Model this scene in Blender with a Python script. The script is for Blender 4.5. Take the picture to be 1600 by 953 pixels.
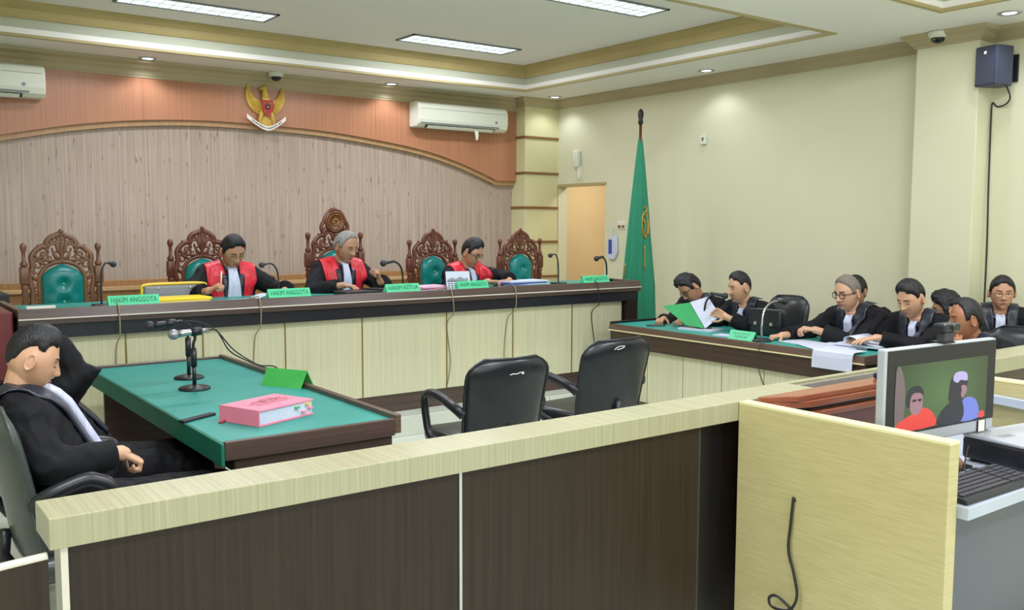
import bpy, bmesh, math, random
from math import sin, cos, pi, radians as R, sqrt, exp
from mathutils import Vector as V, Matrix as M, Euler, noise
from mathutils.bvhtree import BVHTree
for _o in list(bpy.data.objects): bpy.data.objects.remove(_o)
random.seed(7)
sc = bpy.context.scene
COL = sc.collection
# ---------------- camera ----------------
cam = bpy.data.cameras.new('camera'); co = bpy.data.objects.new('camera', cam); COL.objects.link(co)
cam.sensor_width = 36; cam.lens = 36*1436.2/1600; cam.clip_start = .05
_y, _p, _r = R(36.473), R(5.069), R(.145)
_f = V((sin(_y)*cos(_p), cos(_y)*cos(_p), -sin(_p))); _r0 = V((cos(_y), -sin(_y), 0)); _u0 = _r0.cross(_f)
_rt = _r0*cos(_r)+_u0*sin(_r); _up = _u0*cos(_r)-_r0*sin(_r)
co.matrix_world = M(((_rt.x, _up.x, -_f.x, 0), (_rt.y, _up.y, -_f.y, 0), (_rt.z, _up.z, -_f.z, 1.6), (0, 0, 0, 1)))
sc.camera = co
# ---------------- world, exposure ----------------
w = bpy.data.worlds.new('world'); sc.world = w; w.use_nodes = True
w.node_tree.nodes['Background'].inputs[0].default_value = (.8, .9, 1, 1); w.node_tree.nodes['Background'].inputs[1].default_value = .6
sc.view_settings.view_transform = 'Standard'; sc.view_settings.look = 'None'; sc.view_settings.gamma = 1
sc.view_settings.use_curve_mapping = False; sc.view_settings.exposure = .58
def area_light(name, loc, sx, sy, power, col=(1, 1, 1), rot=(0, 0, 0), parent=None):
    l = bpy.data.lights.new(name, 'AREA'); l.shape = 'RECTANGLE'; l.size = sx; l.size_y = sy; l.energy = power; l.color = col
    o = bpy.data.objects.new(name, l); COL.objects.link(o); o.location = loc; o.rotation_euler = rot; o.parent = parent
    return o
FILL = 62  # total power of the added fill light behind the camera
LAMP = 34       # power of one strong troffer behind the camera
LAMPF = 21      # power of a troffer in front
SPOT = 6
# ---------------- materials ----------------
def srgb(r, g, b):
    f = lambda c: ((c/255+.055)/1.055)**2.4 if c > 10 else c/255/12.92
    return (f(r), f(g), f(b), 1)
def mat(name, c, rough=.5, metal=0, c2=None, scale=(1, 1, 1), detail=4, bump=0, lo=.35, hi=.65, coat=0, emit=0, sheen=0, spec=.5, ns=1):
    m = bpy.data.materials.new(name); m.use_nodes = True; nt = m.node_tree; b = nt.nodes['Principled BSDF']
    b.inputs['Base Color'].default_value = srgb(*c); b.inputs['Roughness'].default_value = rough; b.inputs['Metallic'].default_value = metal
    b.inputs['Coat Weight'].default_value = coat; b.inputs['Coat Roughness'].default_value = .15; b.inputs['Specular IOR Level'].default_value = spec
    if sheen: b.inputs['Sheen Weight'].default_value = sheen
    if emit: b.inputs['Emission Color'].default_value = srgb(*c); b.inputs['Emission Strength'].default_value = emit
    if c2 is None and not bump: c2 = tuple(min(255, x*1.04+2) for x in c)
    tc = nt.nodes.new('ShaderNodeTexCoord'); mp = nt.nodes.new('ShaderNodeMapping'); mp.inputs['Scale'].default_value = scale
    nt.links.new(tc.outputs['Object'], mp.inputs[0])
    n = nt.nodes.new('ShaderNodeTexNoise'); n.inputs['Scale'].default_value = ns; n.inputs['Detail'].default_value = detail
    nt.links.new(mp.outputs[0], n.inputs['Vector'])
    if c2 is not None:
        cr = nt.nodes.new('ShaderNodeValToRGB'); cr.color_ramp.elements[0].position = lo; cr.color_ramp.elements[1].position = hi
        cr.color_ramp.elements[0].color = srgb(*c); cr.color_ramp.elements[1].color = srgb(*c2)
        nt.links.new(n.outputs[0], cr.inputs[0]); nt.links.new(cr.outputs[0], b.inputs['Base Color'])
        if emit: nt.links.new(cr.outputs[0], b.inputs['Emission Color'])
    if bump:
        bp = nt.nodes.new('ShaderNodeBump'); bp.inputs['Strength'].default_value = bump; bp.inputs['Distance'].default_value = .02
        nt.links.new(n.outputs[0], bp.inputs['Height']); nt.links.new(bp.outputs[0], b.inputs['Normal'])
    return m
MT = {}
def mk(k, *a, **kw): MT[k] = mat(k, *a, **kw); return MT[k]
mk('wall_paint', (215, 214, 181), .55, c2=(220, 219, 187), scale=(.7, .7, .7), bump=.02)
mk('wall_alcove', (228, 206, 162), .6, c2=(232, 210, 166), scale=(.7, .7, .7))
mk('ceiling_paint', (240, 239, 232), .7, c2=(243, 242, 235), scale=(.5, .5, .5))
mk('tray_side', (186, 190, 168), .7, c2=(190, 194, 172), scale=(.5, .5, .5))  # risers toned darker in colour to offset strong light from nearby troffers
mk('fascia_edge', (176, 138, 96), .4, c2=(188, 150, 108), scale=(60, 1, 1))
mk('cornice', (178, 164, 128), .5, c2=(184, 170, 134), scale=(3, 3, 3))
mk('crown', (176, 158, 104), .5, c2=(184, 166, 112), scale=(3, 3, 3))
mk('thin_trim', (170, 156, 108), .5)
mk('floor_tile', (212, 219, 204), .16, c2=(220, 226, 212), scale=(4, 4, 4))
mk('pale_wood', (164, 145, 130), .36, c2=(192, 175, 160), scale=(60, 1, 1.0), detail=5, lo=.32, hi=.68)
mk('peach_wood', (176, 120, 88), .25, c2=(188, 132, 98), scale=(55, 1, .5), detail=3, lo=.3, hi=.7)
mk('oak_brown', (160, 118, 72), .35, c2=(178, 134, 86), scale=(40, 1, 1), detail=3)
mk('ledge', (196, 160, 112), .3, c2=(206, 170, 120), scale=(1, 8, 8))
mk('column_paint', (214, 209, 160), .4, c2=(220, 215, 168), scale=(2, 2, .5))
mk('bronze_strip', (132, 94, 52), .35)
mk('cream_laminate', (206, 205, 170), .3, c2=(222, 221, 186), scale=(70, 60, 1.2), detail=3, lo=.3, hi=.7)
mk('gold_line', (150, 128, 62), .35, metal=.4)
mk('rail_laminate', (154, 152, 120), .24, c2=(174, 173, 141), scale=(130, 1.3, 1.3), detail=4, lo=.3, hi=.72)
mk('yellow_laminate', (180, 170, 120), .38, c2=(194, 184, 134), scale=(1, 8, 120), detail=5, lo=.28, hi=.7)
mk('edge_band', (226, 218, 166), .35)
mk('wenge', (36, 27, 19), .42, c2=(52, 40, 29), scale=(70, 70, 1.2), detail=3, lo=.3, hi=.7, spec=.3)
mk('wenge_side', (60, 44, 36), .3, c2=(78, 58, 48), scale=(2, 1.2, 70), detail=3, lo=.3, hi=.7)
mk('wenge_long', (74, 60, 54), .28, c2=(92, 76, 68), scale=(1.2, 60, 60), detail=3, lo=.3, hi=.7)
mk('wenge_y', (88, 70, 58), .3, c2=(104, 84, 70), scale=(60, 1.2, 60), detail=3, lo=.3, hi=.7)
mk('black_gloss', (30, 30, 38), .3, c2=(40, 40, 48), scale=(1, 3, 3))
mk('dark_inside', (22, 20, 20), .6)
mk('dark_grey', (52, 52, 56), .5)
mk('white_trim', (212, 208, 194), .3)
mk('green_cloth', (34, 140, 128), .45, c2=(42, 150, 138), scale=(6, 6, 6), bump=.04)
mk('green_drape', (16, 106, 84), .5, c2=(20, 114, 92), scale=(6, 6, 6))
mk('mint', (88, 205, 150), .3, c2=(98, 214, 160), scale=(5, 5, 5))
mk('mint_dark', (26, 120, 88), .4)
mk('leaf_green', (70, 176, 84), .3, c2=(80, 184, 92), scale=(8, 8, 8))
mk('folder_green', (22, 152, 78), .35, c2=(28, 160, 84), scale=(8, 8, 8))
mk('carved_wood', (92, 52, 38), .3, c2=(118, 68, 48), scale=(30, 30, 14), detail=3, lo=.3, hi=.7)
mk('carved_wood_light', (112, 78, 58), .34, c2=(134, 96, 70), scale=(30, 30, 14), detail=3, lo=.3, hi=.7)
mk('teal_leather', (18, 126, 122), .26, c2=(24, 136, 130), scale=(6, 6, 6), bump=.05)
mk('brass', (196, 152, 72), .3, metal=.7)
mk('gold_paint', (206, 168, 66), .4, c2=(222, 186, 84), scale=(60, 60, 60), bump=.3)
mk('gold_dark', (150, 112, 44), .4)
mk('paint_red', (168, 34, 40), .4); mk('paint_white', (236, 232, 222), .4); mk('paint_black', (24, 22, 22), .4)
mk('black_leather', (30, 34, 37), .3, c2=(38, 42, 45), scale=(8, 8, 8), bump=.1)
mk('grey_leather', (62, 70, 66), .3, c2=(72, 80, 76), scale=(5, 5, 5), bump=.08)
mk('black_plastic', (30, 32, 38), .35, c2=(34, 36, 42), scale=(8, 8, 8))
mk('speaker_grey', (58, 64, 84), .5, c2=(64, 70, 90), scale=(120, 120, 120))
mk('chrome', (190, 190, 194), .2, metal=.9)
mk('mic_head', (38, 38, 44), .5, c2=(52, 52, 58), scale=(300, 300, 300), lo=.45, hi=.55)
mk('mic_silver', (176, 178, 186), .35, metal=.6, c2=(140, 142, 150), scale=(300, 300, 300), lo=.45, hi=.55)
mk('cable_black', (28, 28, 30), .5)
mk('cable_tan', (150, 136, 104), .5)
mk('ac_white', (222, 226, 208), .35, c2=(226, 230, 212), scale=(2, 2, 2))
mk('ac_grey', (120, 126, 124), .5)
mk('paper', (196, 203, 220), .6, c2=(204, 211, 228), scale=(6, 6, 6))
mk('paper_cream', (232, 232, 220), .6)
mk('pink', (244, 130, 156), .5, c2=(248, 142, 166), scale=(10, 10, 10))
mk('pink_pale', (226, 178, 200), .5)
mk('yellow_plastic', (242, 208, 20), .35, c2=(248, 216, 30), scale=(8, 8, 8))
mk('yellow_rim', (228, 196, 60), .35)
mk('smoke_plastic', (132, 134, 140), .3)
mk('blue', (58, 74, 150), .45); mk('navy', (24, 30, 62), .4)
mk('flag_green', (14, 128, 92), .6, c2=(18, 136, 100), scale=(14, 14, 1), sheen=.3)
mk('silver_plastic', (176, 182, 188), .35, metal=.2, c2=(182, 188, 194), scale=(5, 5, 5))
mk('desk_white', (172, 181, 192), .3, c2=(178, 187, 198), scale=(3, 3, 3))
mk('desk_blue_grey', (68, 73, 84), .3, c2=(74, 79, 90), scale=(2, 2, 2))
mk('grey_laminate', (158, 152, 144), .22, c2=(164, 158, 150), scale=(2, 2, 2))
mk('orange_wood', (138, 74, 48), .2, c2=(154, 86, 56), scale=(1.2, 40, 40), coat=.3)
mk('red_wood', (98, 52, 40), .25, c2=(112, 60, 46), scale=(1.2, 40, 40))
mk('maroon', (104, 44, 46), .35, c2=(116, 50, 50), scale=(2, 30, 2))
mk('robe', (9, 10, 15), .75, c2=(13, 14, 20), scale=(40, 40, 40), spec=.3)
mk('satin', (26, 30, 42), .32, c2=(40, 46, 60), scale=(14, 14, 5), bump=.15)
mk('red_satin', (200, 24, 44), .4, c2=(220, 42, 58), scale=(22, 22, 10), bump=.6)
mk('jabot', (206, 211, 230), .6, c2=(184, 190, 214), scale=(80, 80, 4), lo=.4, hi=.6)
mk('collar_white', (226, 230, 240), .5)
mk('lips', (158, 92, 84), .5); mk('lips_dark', (122, 70, 64), .5)
mk('eye_white', (206, 200, 192), .3); mk('iris', (26, 18, 16), .2); mk('brow', (34, 26, 24), .7)
mk('lid', (122, 82, 62), .55)
mk('hair_black', (13, 13, 16), .5, c2=(26, 26, 31), scale=(160, 160, 50), bump=.35)
mk('hair_grey', (122, 120, 116), .6, c2=(160, 158, 154), scale=(160, 160, 50), bump=.35)
mk('hair_short_grey', (104, 96, 86), .7, c2=(136, 128, 118), scale=(200, 200, 100), bump=.35)
mk('skin_light', (198, 154, 122), .45, c2=(208, 164, 132), scale=(18, 18, 18))
mk('skin_mid', (180, 134, 104), .45, c2=(190, 144, 114), scale=(18, 18, 18))
mk('skin_dark', (156, 106, 76), .42, c2=(168, 116, 84), scale=(18, 18, 18))
mk('frame_black', (26, 24, 24), .3); mk('frame_metal', (160, 140, 110), .3, metal=.7)
mk('trousers', (24, 25, 30), .7); mk('shoe', (20, 18, 18), .3)
mk('troffer_glow', (196, 226, 232), .4, c2=(238, 252, 255), scale=(9, 22, 1), ns=2.2, detail=1, lo=.4, hi=.6, emit=1.0)
mk('lamp_glow', (244, 244, 255), .4, emit=5)
mk('white_frame', (214, 216, 212), .4)
mk('lens_dark', (20, 20, 26), .1)
# flecked pale board behind the judges
def fleck(m, amt=.7):
    nt = m.node_tree; b = nt.nodes['Principled BSDF']; src = b.inputs['Base Color'].links[0].from_socket
    tc = nt.nodes.new('ShaderNodeTexCoord'); mp = nt.nodes.new('ShaderNodeMapping'); mp.inputs['Scale'].default_value = (30, 1, 8)
    n = nt.nodes.new('ShaderNodeTexNoise'); n.inputs['Scale'].default_value = 1; n.inputs['Detail'].default_value = 1
    cr = nt.nodes.new('ShaderNodeValToRGB'); cr.color_ramp.elements[0].position = .66; cr.color_ramp.elements[1].position = .74
    mx = nt.nodes.new('ShaderNodeMixRGB'); mx.inputs[2].default_value = srgb(128, 104, 88); 
    ml = nt.nodes.new('ShaderNodeMath'); ml.operation = 'MULTIPLY'; ml.inputs[1].default_value = amt
    nt.links.new(tc.outputs['Object'], mp.inputs[0]); nt.links.new(mp.outputs[0], n.inputs['Vector']); nt.links.new(n.outputs[0], cr.inputs[0])
    nt.links.new(cr.outputs[0], ml.inputs[0]); nt.links.new(ml.outputs[0], mx.inputs[0]); nt.links.new(src, mx.inputs[1]); nt.links.new(mx.outputs[0], b.inputs['Base Color'])
fleck(MT['pale_wood'])
def tiles(m):
    nt = m.node_tree; b = nt.nodes['Principled BSDF']; src = b.inputs['Base Color'].links[0].from_socket
    tc = nt.nodes.new('ShaderNodeTexCoord'); br = nt.nodes.new('ShaderNodeTexBrick'); br.offset = 0
    br.inputs['Scale'].default_value = 1; br.inputs['Brick Width'].default_value = .4; br.inputs['Row Height'].default_value = .4; br.inputs['Mortar Size'].default_value = .004
    br.inputs['Color2'].default_value = br.inputs['Color1'].default_value = (1, 1, 1, 1); br.inputs['Mortar'].default_value = (.55, .55, .52, 1)
    mx = nt.nodes.new('ShaderNodeMixRGB'); mx.blend_type = 'MULTIPLY'; mx.inputs[0].default_value = 1
    nt.links.new(tc.outputs['Object'], br.inputs['Vector']); nt.links.new(src, mx.inputs[1]); nt.links.new(br.outputs[0], mx.inputs[2]); nt.links.new(mx.outputs[0], b.inputs['Base Color'])
tiles(MT['floor_tile'])
# ---------------- object helpers ----------------
def obj(name, bm, m, parent=None, smooth=False, bevel=0, loc=None):
    me = bpy.data.meshes.new(name)
    if isinstance(bm, bmesh.types.BMesh):
        bmesh.ops.recalc_face_normals(bm, faces=bm.faces); bm.to_mesh(me); bm.free()
    else: me = bm; me.name = name
    o = bpy.data.objects.new(name, me); COL.objects.link(o)
    me.materials.clear()
    for x in (m if isinstance(m, (list, tuple)) else [m]): me.materials.append(MT[x] if isinstance(x, str) else x)
    if smooth:
        for p in me.polygons: p.use_smooth = True
    if bevel:
        b = o.modifiers.new('bevel', 'BEVEL'); b.width = bevel; b.segments = 2; b.limit_method = 'ANGLE'; b.angle_limit = R(40)
    if loc: o.location = loc
    if parent: o.parent = parent
    return o
def tag(o, label, cat, group=None):
    o['label'] = label; o['category'] = cat
    if group: o['group'] = group
    return o
def thing(name, label, cat, loc=(0, 0, 0), rz=0, group=None):
    o = bpy.data.objects.new(name, None); COL.objects.link(o); o.location = loc; o.rotation_euler = (0, 0, rz); o.empty_display_size = .1
    return tag(o, label, cat, group)
def struct(name, bm, m, smooth=False, bevel=0):
    o = obj(name, bm, m, None, smooth, bevel); o['kind'] = 'structure'; return o
def dup(root, loc, rz, label, group=None):
    r = root.copy(); COL.objects.link(r); r.location = loc; r.rotation_euler = (0, 0, rz); r['label'] = label
    if group: r['group'] = group
    for ch in list(root.children):
        c = ch.copy(); COL.objects.link(c); c.parent = r
        for g in ch.children:
            d = g.copy(); COL.objects.link(d); d.parent = c
    return r
NB = bmesh.new
def box(bm, x0, x1, y0, y1, z0, z1, mi=0, mx=None):
    vs = [bm.verts.new(p) for p in [(x0, y0, z0), (x1, y0, z0), (x1, y1, z0), (x0, y1, z0), (x0, y0, z1), (x1, y0, z1), (x1, y1, z1), (x0, y1, z1)]]
    for f in [(0, 3, 2, 1), (4, 5, 6, 7), (0, 1, 5, 4), (1, 2, 6, 5), (2, 3, 7, 6), (3, 0, 4, 7)]:
        bm.faces.new([vs[i] for i in f]).material_index = mi
    if mx is not None: bmesh.ops.transform(bm, matrix=mx, verts=vs)
    return vs
def B(x0, x1, y0, y1, z0, z1): bm = NB(); box(bm, x0, x1, y0, y1, z0, z1); return bm
def prism(bm, pts, axis, a, b, mi=0):
    # polygon pts (2d) extruded along axis from a to b
    def P(p, t): return {'x': (t, p[0], p[1]), 'y': (p[0], t, p[1]), 'z': (p[0], p[1], t)}[axis]
    A = [bm.verts.new(P(p, a)) for p in pts]; Bv = [bm.verts.new(P(p, b)) for p in pts]; n = len(pts)
    bm.faces.new(A).material_index = mi; bm.faces.new(Bv[::-1]).material_index = mi
    for i in range(n): bm.faces.new([A[i], A[(i+1) % n], Bv[(i+1) % n], Bv[i]]).material_index = mi
    return A+Bv
def frame_from(d):
    d = d.normalized(); a = V((0, 0, 1)) if abs(d.z) < .9 else V((1, 0, 0)); x = d.cross(a).normalized(); return x, d.cross(x).normalized()
def tube(bm, pts, r, n=8, closed=False, flat=1.0, mi=0):
    # tube along points; r number or list; flat squashes second axis
    pts = [V(p) for p in pts]; N = len(pts); rings = []
    px = None
    for i, p in enumerate(pts):
        if closed: d = pts[(i+1) % N]-pts[i-1]
        else: d = pts[min(i+1, N-1)]-pts[max(i-1, 0)]
        if d.length < 1e-9: d = V((0, 0, 1))
        d.normalize()
        if px is None: x, y = frame_from(d)
        else:
            x = px-d*px.dot(d)
            if x.length < 1e-6: x, y = frame_from(d)
            x.normalize(); y = d.cross(x)
        px = x; rr = r[i] if isinstance(r, (list, tuple)) else r
        rings.append([bm.verts.new(p+(x*cos(2*pi*k/n)+y*flat*sin(2*pi*k/n))*rr) for k in range(n)])
    rng = range(N if closed else N-1)
    for i in rng:
        a, b = rings[i], rings[(i+1) % N]
        for k in range(n): bm.faces.new([a[k], a[(k+1) % n], b[(k+1) % n], b[k]]).material_index = mi
    if not closed:
        bm.faces.new(rings[0][::-1]).material_index = mi; bm.faces.new(rings[-1]).material_index = mi
def lathe(bm, prof, n=20, loc=(0, 0, 0), mx=None, mi=0):
    # prof list of (r, z)
    rings = []; new = []
    for r, z in prof:
        ring = [bm.verts.new((loc[0]+max(r, .0004)*cos(2*pi*k/n), loc[1]+max(r, .0004)*sin(2*pi*k/n), loc[2]+z)) for k in range(n)]
        rings.append(ring); new += ring
    for a, b in zip(rings, rings[1:]):
        for k in range(n): bm.faces.new([a[k], a[(k+1) % n], b[(k+1) % n], b[k]]).material_index = mi
    bm.faces.new(rings[0][::-1]).material_index = mi; bm.faces.new(rings[-1]).material_index = mi
    if mx is not None: bmesh.ops.transform(bm, matrix=mx, verts=new)
def capsule(bm, a, b, ra, rb, n=12, flatend=False, sq=None):
    a, b = V(a), V(b); d = (b-a); L = d.length
    if L < 1e-6: d = V((0, 0, 1)); L = 1e-6
    d.normalize(); pts = []; rs = []
    for k in (1, .86, .6, .3): pts.append(a-d*ra*k); rs.append(ra*sqrt(max(0, 1-k*k))+.0005)
    pts += [a, b]; rs += [ra, rb]
    if not flatend:
        for k in (.3, .6, .86, 1): pts.append(b+d*rb*k); rs.append(rb*sqrt(max(0, 1-k*k))+.0005)
    tube(bm, pts, rs, n)
def ellip(bm, c, r, mx=None, n=16):
    ret = bmesh.ops.create_uvsphere(bm, u_segments=n, v_segments=max(6, n*2//3), radius=1)
    m = M.Translation(V(c)) @ (mx or M.Identity(4)) @ M.Diagonal((r[0], r[1], r[2], 1))
    bmesh.ops.transform(bm, matrix=m, verts=ret['verts']); return ret['verts']
def rbox(bm, x0, x1, y0, y1, z0, z1, r=.02, seg=3, mx=None):
    t = NB(); box(t, x0, x1, y0, y1, z0, z1); bmesh.ops.recalc_face_normals(t, faces=t.faces)
    bmesh.ops.bevel(t, geom=list(t.edges)+list(t.verts), offset=r, segments=seg, profile=.5, affect='EDGES')
    if mx is not None: bmesh.ops.transform(t, matrix=mx, verts=t.verts)
    me = bpy.data.meshes.new('t'); t.to_mesh(me); t.free(); bm.from_mesh(me); bpy.data.meshes.remove(me)
def smooth_path(pts, n=8, closed=False):
    pts = [V(p) for p in pts]; out = []; N = len(pts)
    for i in range(N if closed else N-1):
        if closed: p0, p1, p2, p3 = pts[i-1], pts[i], pts[(i+1) % N], pts[(i+2) % N]
        else: p0, p1, p2, p3 = pts[max(i-1, 0)], pts[i], pts[i+1], pts[min(i+2, N-1)]
        for k in range(n):
            t = k/n
            out.append(.5*((2*p1)+(-p0+p2)*t+(2*p0-5*p1+4*p2-p3)*t*t+(-p0+3*p1-3*p2+p3)*t**3))
    if not closed: out.append(pts[-1])
    return out
def text_mesh(s, size, ext=.001, align='CENTER', sx=1):
    c = bpy.data.curves.new('txt', 'FONT'); c.body = s; c.size = size; c.extrude = ext; c.align_x = align; c.align_y = 'CENTER'; c.resolution_u = 2
    o = bpy.data.objects.new('txt', c); COL.objects.link(o); bpy.context.view_layer.update()
    me = bpy.data.meshes.new_from_object(o.evaluated_get(bpy.context.evaluated_depsgraph_get()))
    bpy.data.objects.remove(o); bpy.data.curves.remove(c)
    if sx != 1: me.transform(M.Diagonal((sx, 1, 1, 1)))
    return me
def bake_remesh(bm, voxel, smooth_it=2, disp=None):
    me = bpy.data.meshes.new('tmp'); bm.to_mesh(me); bm.free()
    ts = bpy.data.scenes.new('tmp'); o = bpy.data.objects.new('tmp', me); ts.collection.objects.link(o)
    r = o.modifiers.new('r', 'REMESH'); r.mode = 'VOXEL'; r.voxel_size = voxel; r.use_smooth_shade = True
    if smooth_it:
        s = o.modifiers.new('s', 'SMOOTH'); s.iterations = smooth_it; s.factor = .5
    vl = ts.view_layers[0]; vl.update(); dg = vl.depsgraph
    out = bpy.data.meshes.new_from_object(o.evaluated_get(dg), preserve_all_data_layers=False, depsgraph=dg)
    bpy.data.scenes.remove(ts); bpy.data.objects.remove(o); bpy.data.meshes.remove(me)
    if disp:
        nv = [v.co+v.normal*disp(v.co) for v in out.vertices]
        for v, q in zip(out.vertices, nv): v.co = q
    return out

# =====================================================================
#  ROOM
# =====================================================================
XL, XR, YB, YF, ZC = -2.2, 7.165, 9.02, -4.5, 3.077
FY = 8.93; KF = FY/9.18   # front face of the peach fascia
struct('floor', B(XL-.2, 9, YF-.2, 10.4, -.12, 0), 'floor_tile')
struct('trim_1', B(XL, XR-.001, 5.955, YB, 0, .15), 'floor_tile', bevel=.004)   # raised platform under the bench
struct('wall_back', B(XL-.2, 7.4, YB, YB+.15, 0, 3.5), 'pale_wood')
struct('wall_left', B(XL-.15, XL, YF, YB, 0, 3.5), 'wall_paint')
struct('wall_front', B(XL-.2, 7.6, YF-.15, YF, 0, 3.5), 'wall_paint')
bm = NB()
box(bm, XR, XR+.15, YF, 7.90, 0, 3.5); box(bm, XR, XR+.15, 7.90, 8.76, 2.05, 3.5); box(bm, XR, XR+.15, 8.76, YB+.1, 0, 3.5)
struct('wall_right', bm, 'wall_paint')
# doorway alcove
bm = NB(); box(bm, XR+.15, 8.9, 9.1, 9.2, 0, 2.6); box(bm, 8.8, 8.9, 7.2, 9.1, 0, 2.6); box(bm, XR+.15, 8.9, 7.1, 7.2, 0, 2.6); box(bm, XR+.15, 8.9, 7.2, 9.1, 2.5, 2.6)
struct('wall_alcove', bm, 'wall_alcove')
area_light('alcove_lamp', (7.9, 8.3, 2.48), .3, .3, 8, (1, .95, .88))  # added light that brightens the alcove; no fixture stands there
for _i, _x in enumerate((-.6, 1.9, 4.4)):  # windows and area lights added behind the camera, unseen, to lift the ceiling
    bm = NB(); box(bm, _x-1, _x+1, YF-.02, YF+.03, .9, .96); box(bm, _x-1, _x+1, YF-.02, YF+.03, 2.6, 2.66); box(bm, _x-1, _x-.94, YF-.02, YF+.03, .96, 2.6); box(bm, _x+.94, _x+1, YF-.02, YF+.03, .96, 2.6); box(bm, _x-.02, _x+.02, YF-.02, YF+.02, .96, 2.6)
    struct('window_%d' % (_i+1), bm, 'white_frame')
    area_light('window_daylight', (_x, YF+.04, 1.8), 1.85, 1.6, FILL/3, (.93, .97, 1.1), (R(90), 0, 0))
struct('trim_2', B(XR-.006, XR+.156, 7.88, 8.76, 2.045, 2.075), 'thin_trim')
struct('wall_pillar', B(6.97, XR+.02, 3.56, 4.06, 0, 3.3), 'wall_paint', bevel=.006)
# corner column with bronze strips
struct('wall_column', B(6.66, XR+.01, 8.76, YB+.02, .15, 3.2), 'column_paint', bevel=.004)
for i, z in enumerate((2.62, 2.2, 1.79, 1.38, .96)):
    struct('trim_%d' % (3+i), B(6.645, XR+.002, 8.745, YB+.01, z-.014, z+.014), 'bronze_strip', bevel=.003)
# peach arch fascia
bm = NB()
arch = [(-2.2, 2.0), (-.6, 2.0), (-.2, 2.02), (.5, 2.2), (1.23, 2.36), (1.8, 2.48), (2.36, 2.56), (2.95, 2.60), (3.54, 2.60), (4.39, 2.57), (5.36, 2.46), (5.95, 2.33), (6.48, 2.15), (6.56, 2.12), (6.9, 2.12)]
ap = [tuple(p) for p in smooth_path([(a, b, 0) for a, b in arch], 5)]
ap = [(min(p[0]*KF, 6.655), 1.6+(p[1]-1.6)*KF) for p in ap]
prism(bm, ap+[(6.655, 3.06), (-2.14, 3.06)], 'y', FY, YB+.01)
struct('wall_fascia', bm, 'peach_wood')
bm = NB(); prism(bm, [(p[0], p[1]-.05) for p in ap]+[(p[0], p[1]+.03) for p in ap[::-1]], 'y', FY+.035, YB+.01)
struct('wall_fascia_edge', bm, 'fascia_edge')
for i, x in enumerate((-.03, 2.37, 4.77)):
    struct('trim_%d' % (10+i), B(x-.0015, x+.0015, FY-.0012, FY+.01, 2.56 if x > 0 else 2.1, 2.95), 'bronze_strip')
# wainscot
bm = NB(); box(bm, XL, 6.66, YB-.03, YB+.01, .15, .975)
struct('wall_wainscot', bm, 'oak_brown')
struct('trim_13', B(XL, 6.66, YB-.075, YB+.01, .975, 1.015), 'ledge', bevel=.006)
struct('trim_14', B(XL, 6.66, YB-.045, YB+.01, 1.015, 1.07), 'oak_brown', bevel=.004)
bm = NB()
for k in range(14): box(bm, -1.8+k*.6, -1.796+k*.6, YB-.033, YB-.02, .15, .975)
struct('trim_15', bm, 'bronze_strip')
def sweep(bm, path, prof, closed=False):
    # path: 2d pts going so that the room interior is on the left; prof: list of (offset into room, z)
    n = len(path); rings = []
    for i in range(n):
        p = V(path[i])
        a = V(path[i-1]) if (i > 0 or closed) else None; c = V(path[(i+1) % n]) if (i < n-1 or closed) else None
        d1 = (p-a).normalized() if a is not None else None; d2 = (c-p).normalized() if c is not None else None
        if d1 is None: d1 = d2
        if d2 is None: d2 = d1
        n1 = V((-d1.y, d1.x)); n2 = V((-d2.y, d2.x)); m = (n1+n2); m /= max(.2, m.dot(n1))
        rings.append([bm.verts.new((p.x+m.x*o, p.y+m.y*o, z)) for o, z in prof])
    k = len(prof)
    for i in range(n if closed else n-1):
        a, b = rings[i], rings[(i+1) % n]
        for j in range(k): bm.faces.new([a[j], a[(j+1) % k], b[(j+1) % k], b[j]])
    if not closed: bm.faces.new(rings[0]); bm.faces.new(rings[-1][::-1])
bm = NB()
room = [(XL, YF), (XR, YF), (XR, 3.56), (6.97, 3.56), (6.97, 4.06), (XR, 4.06), (XR, 8.76), (6.66, 8.76), (6.66, FY), (XL, FY)]
sweep(bm, room, [(-.03, 2.975), (.012, 2.975), (.018, 2.99), (.03, 3.0), (.05, 3.03), (.085, 3.05), (.09, 3.066), (.09, 3.082), (-.03, 3.082)], True)
box(bm, XL, 6.665, FY-.006, FY+.02, 2.925, 2.98); box(bm, XL, 6.665, FY-.012, FY+.02, 2.945, 2.98)
struct('trim_16', bm, 'cornice')
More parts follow.
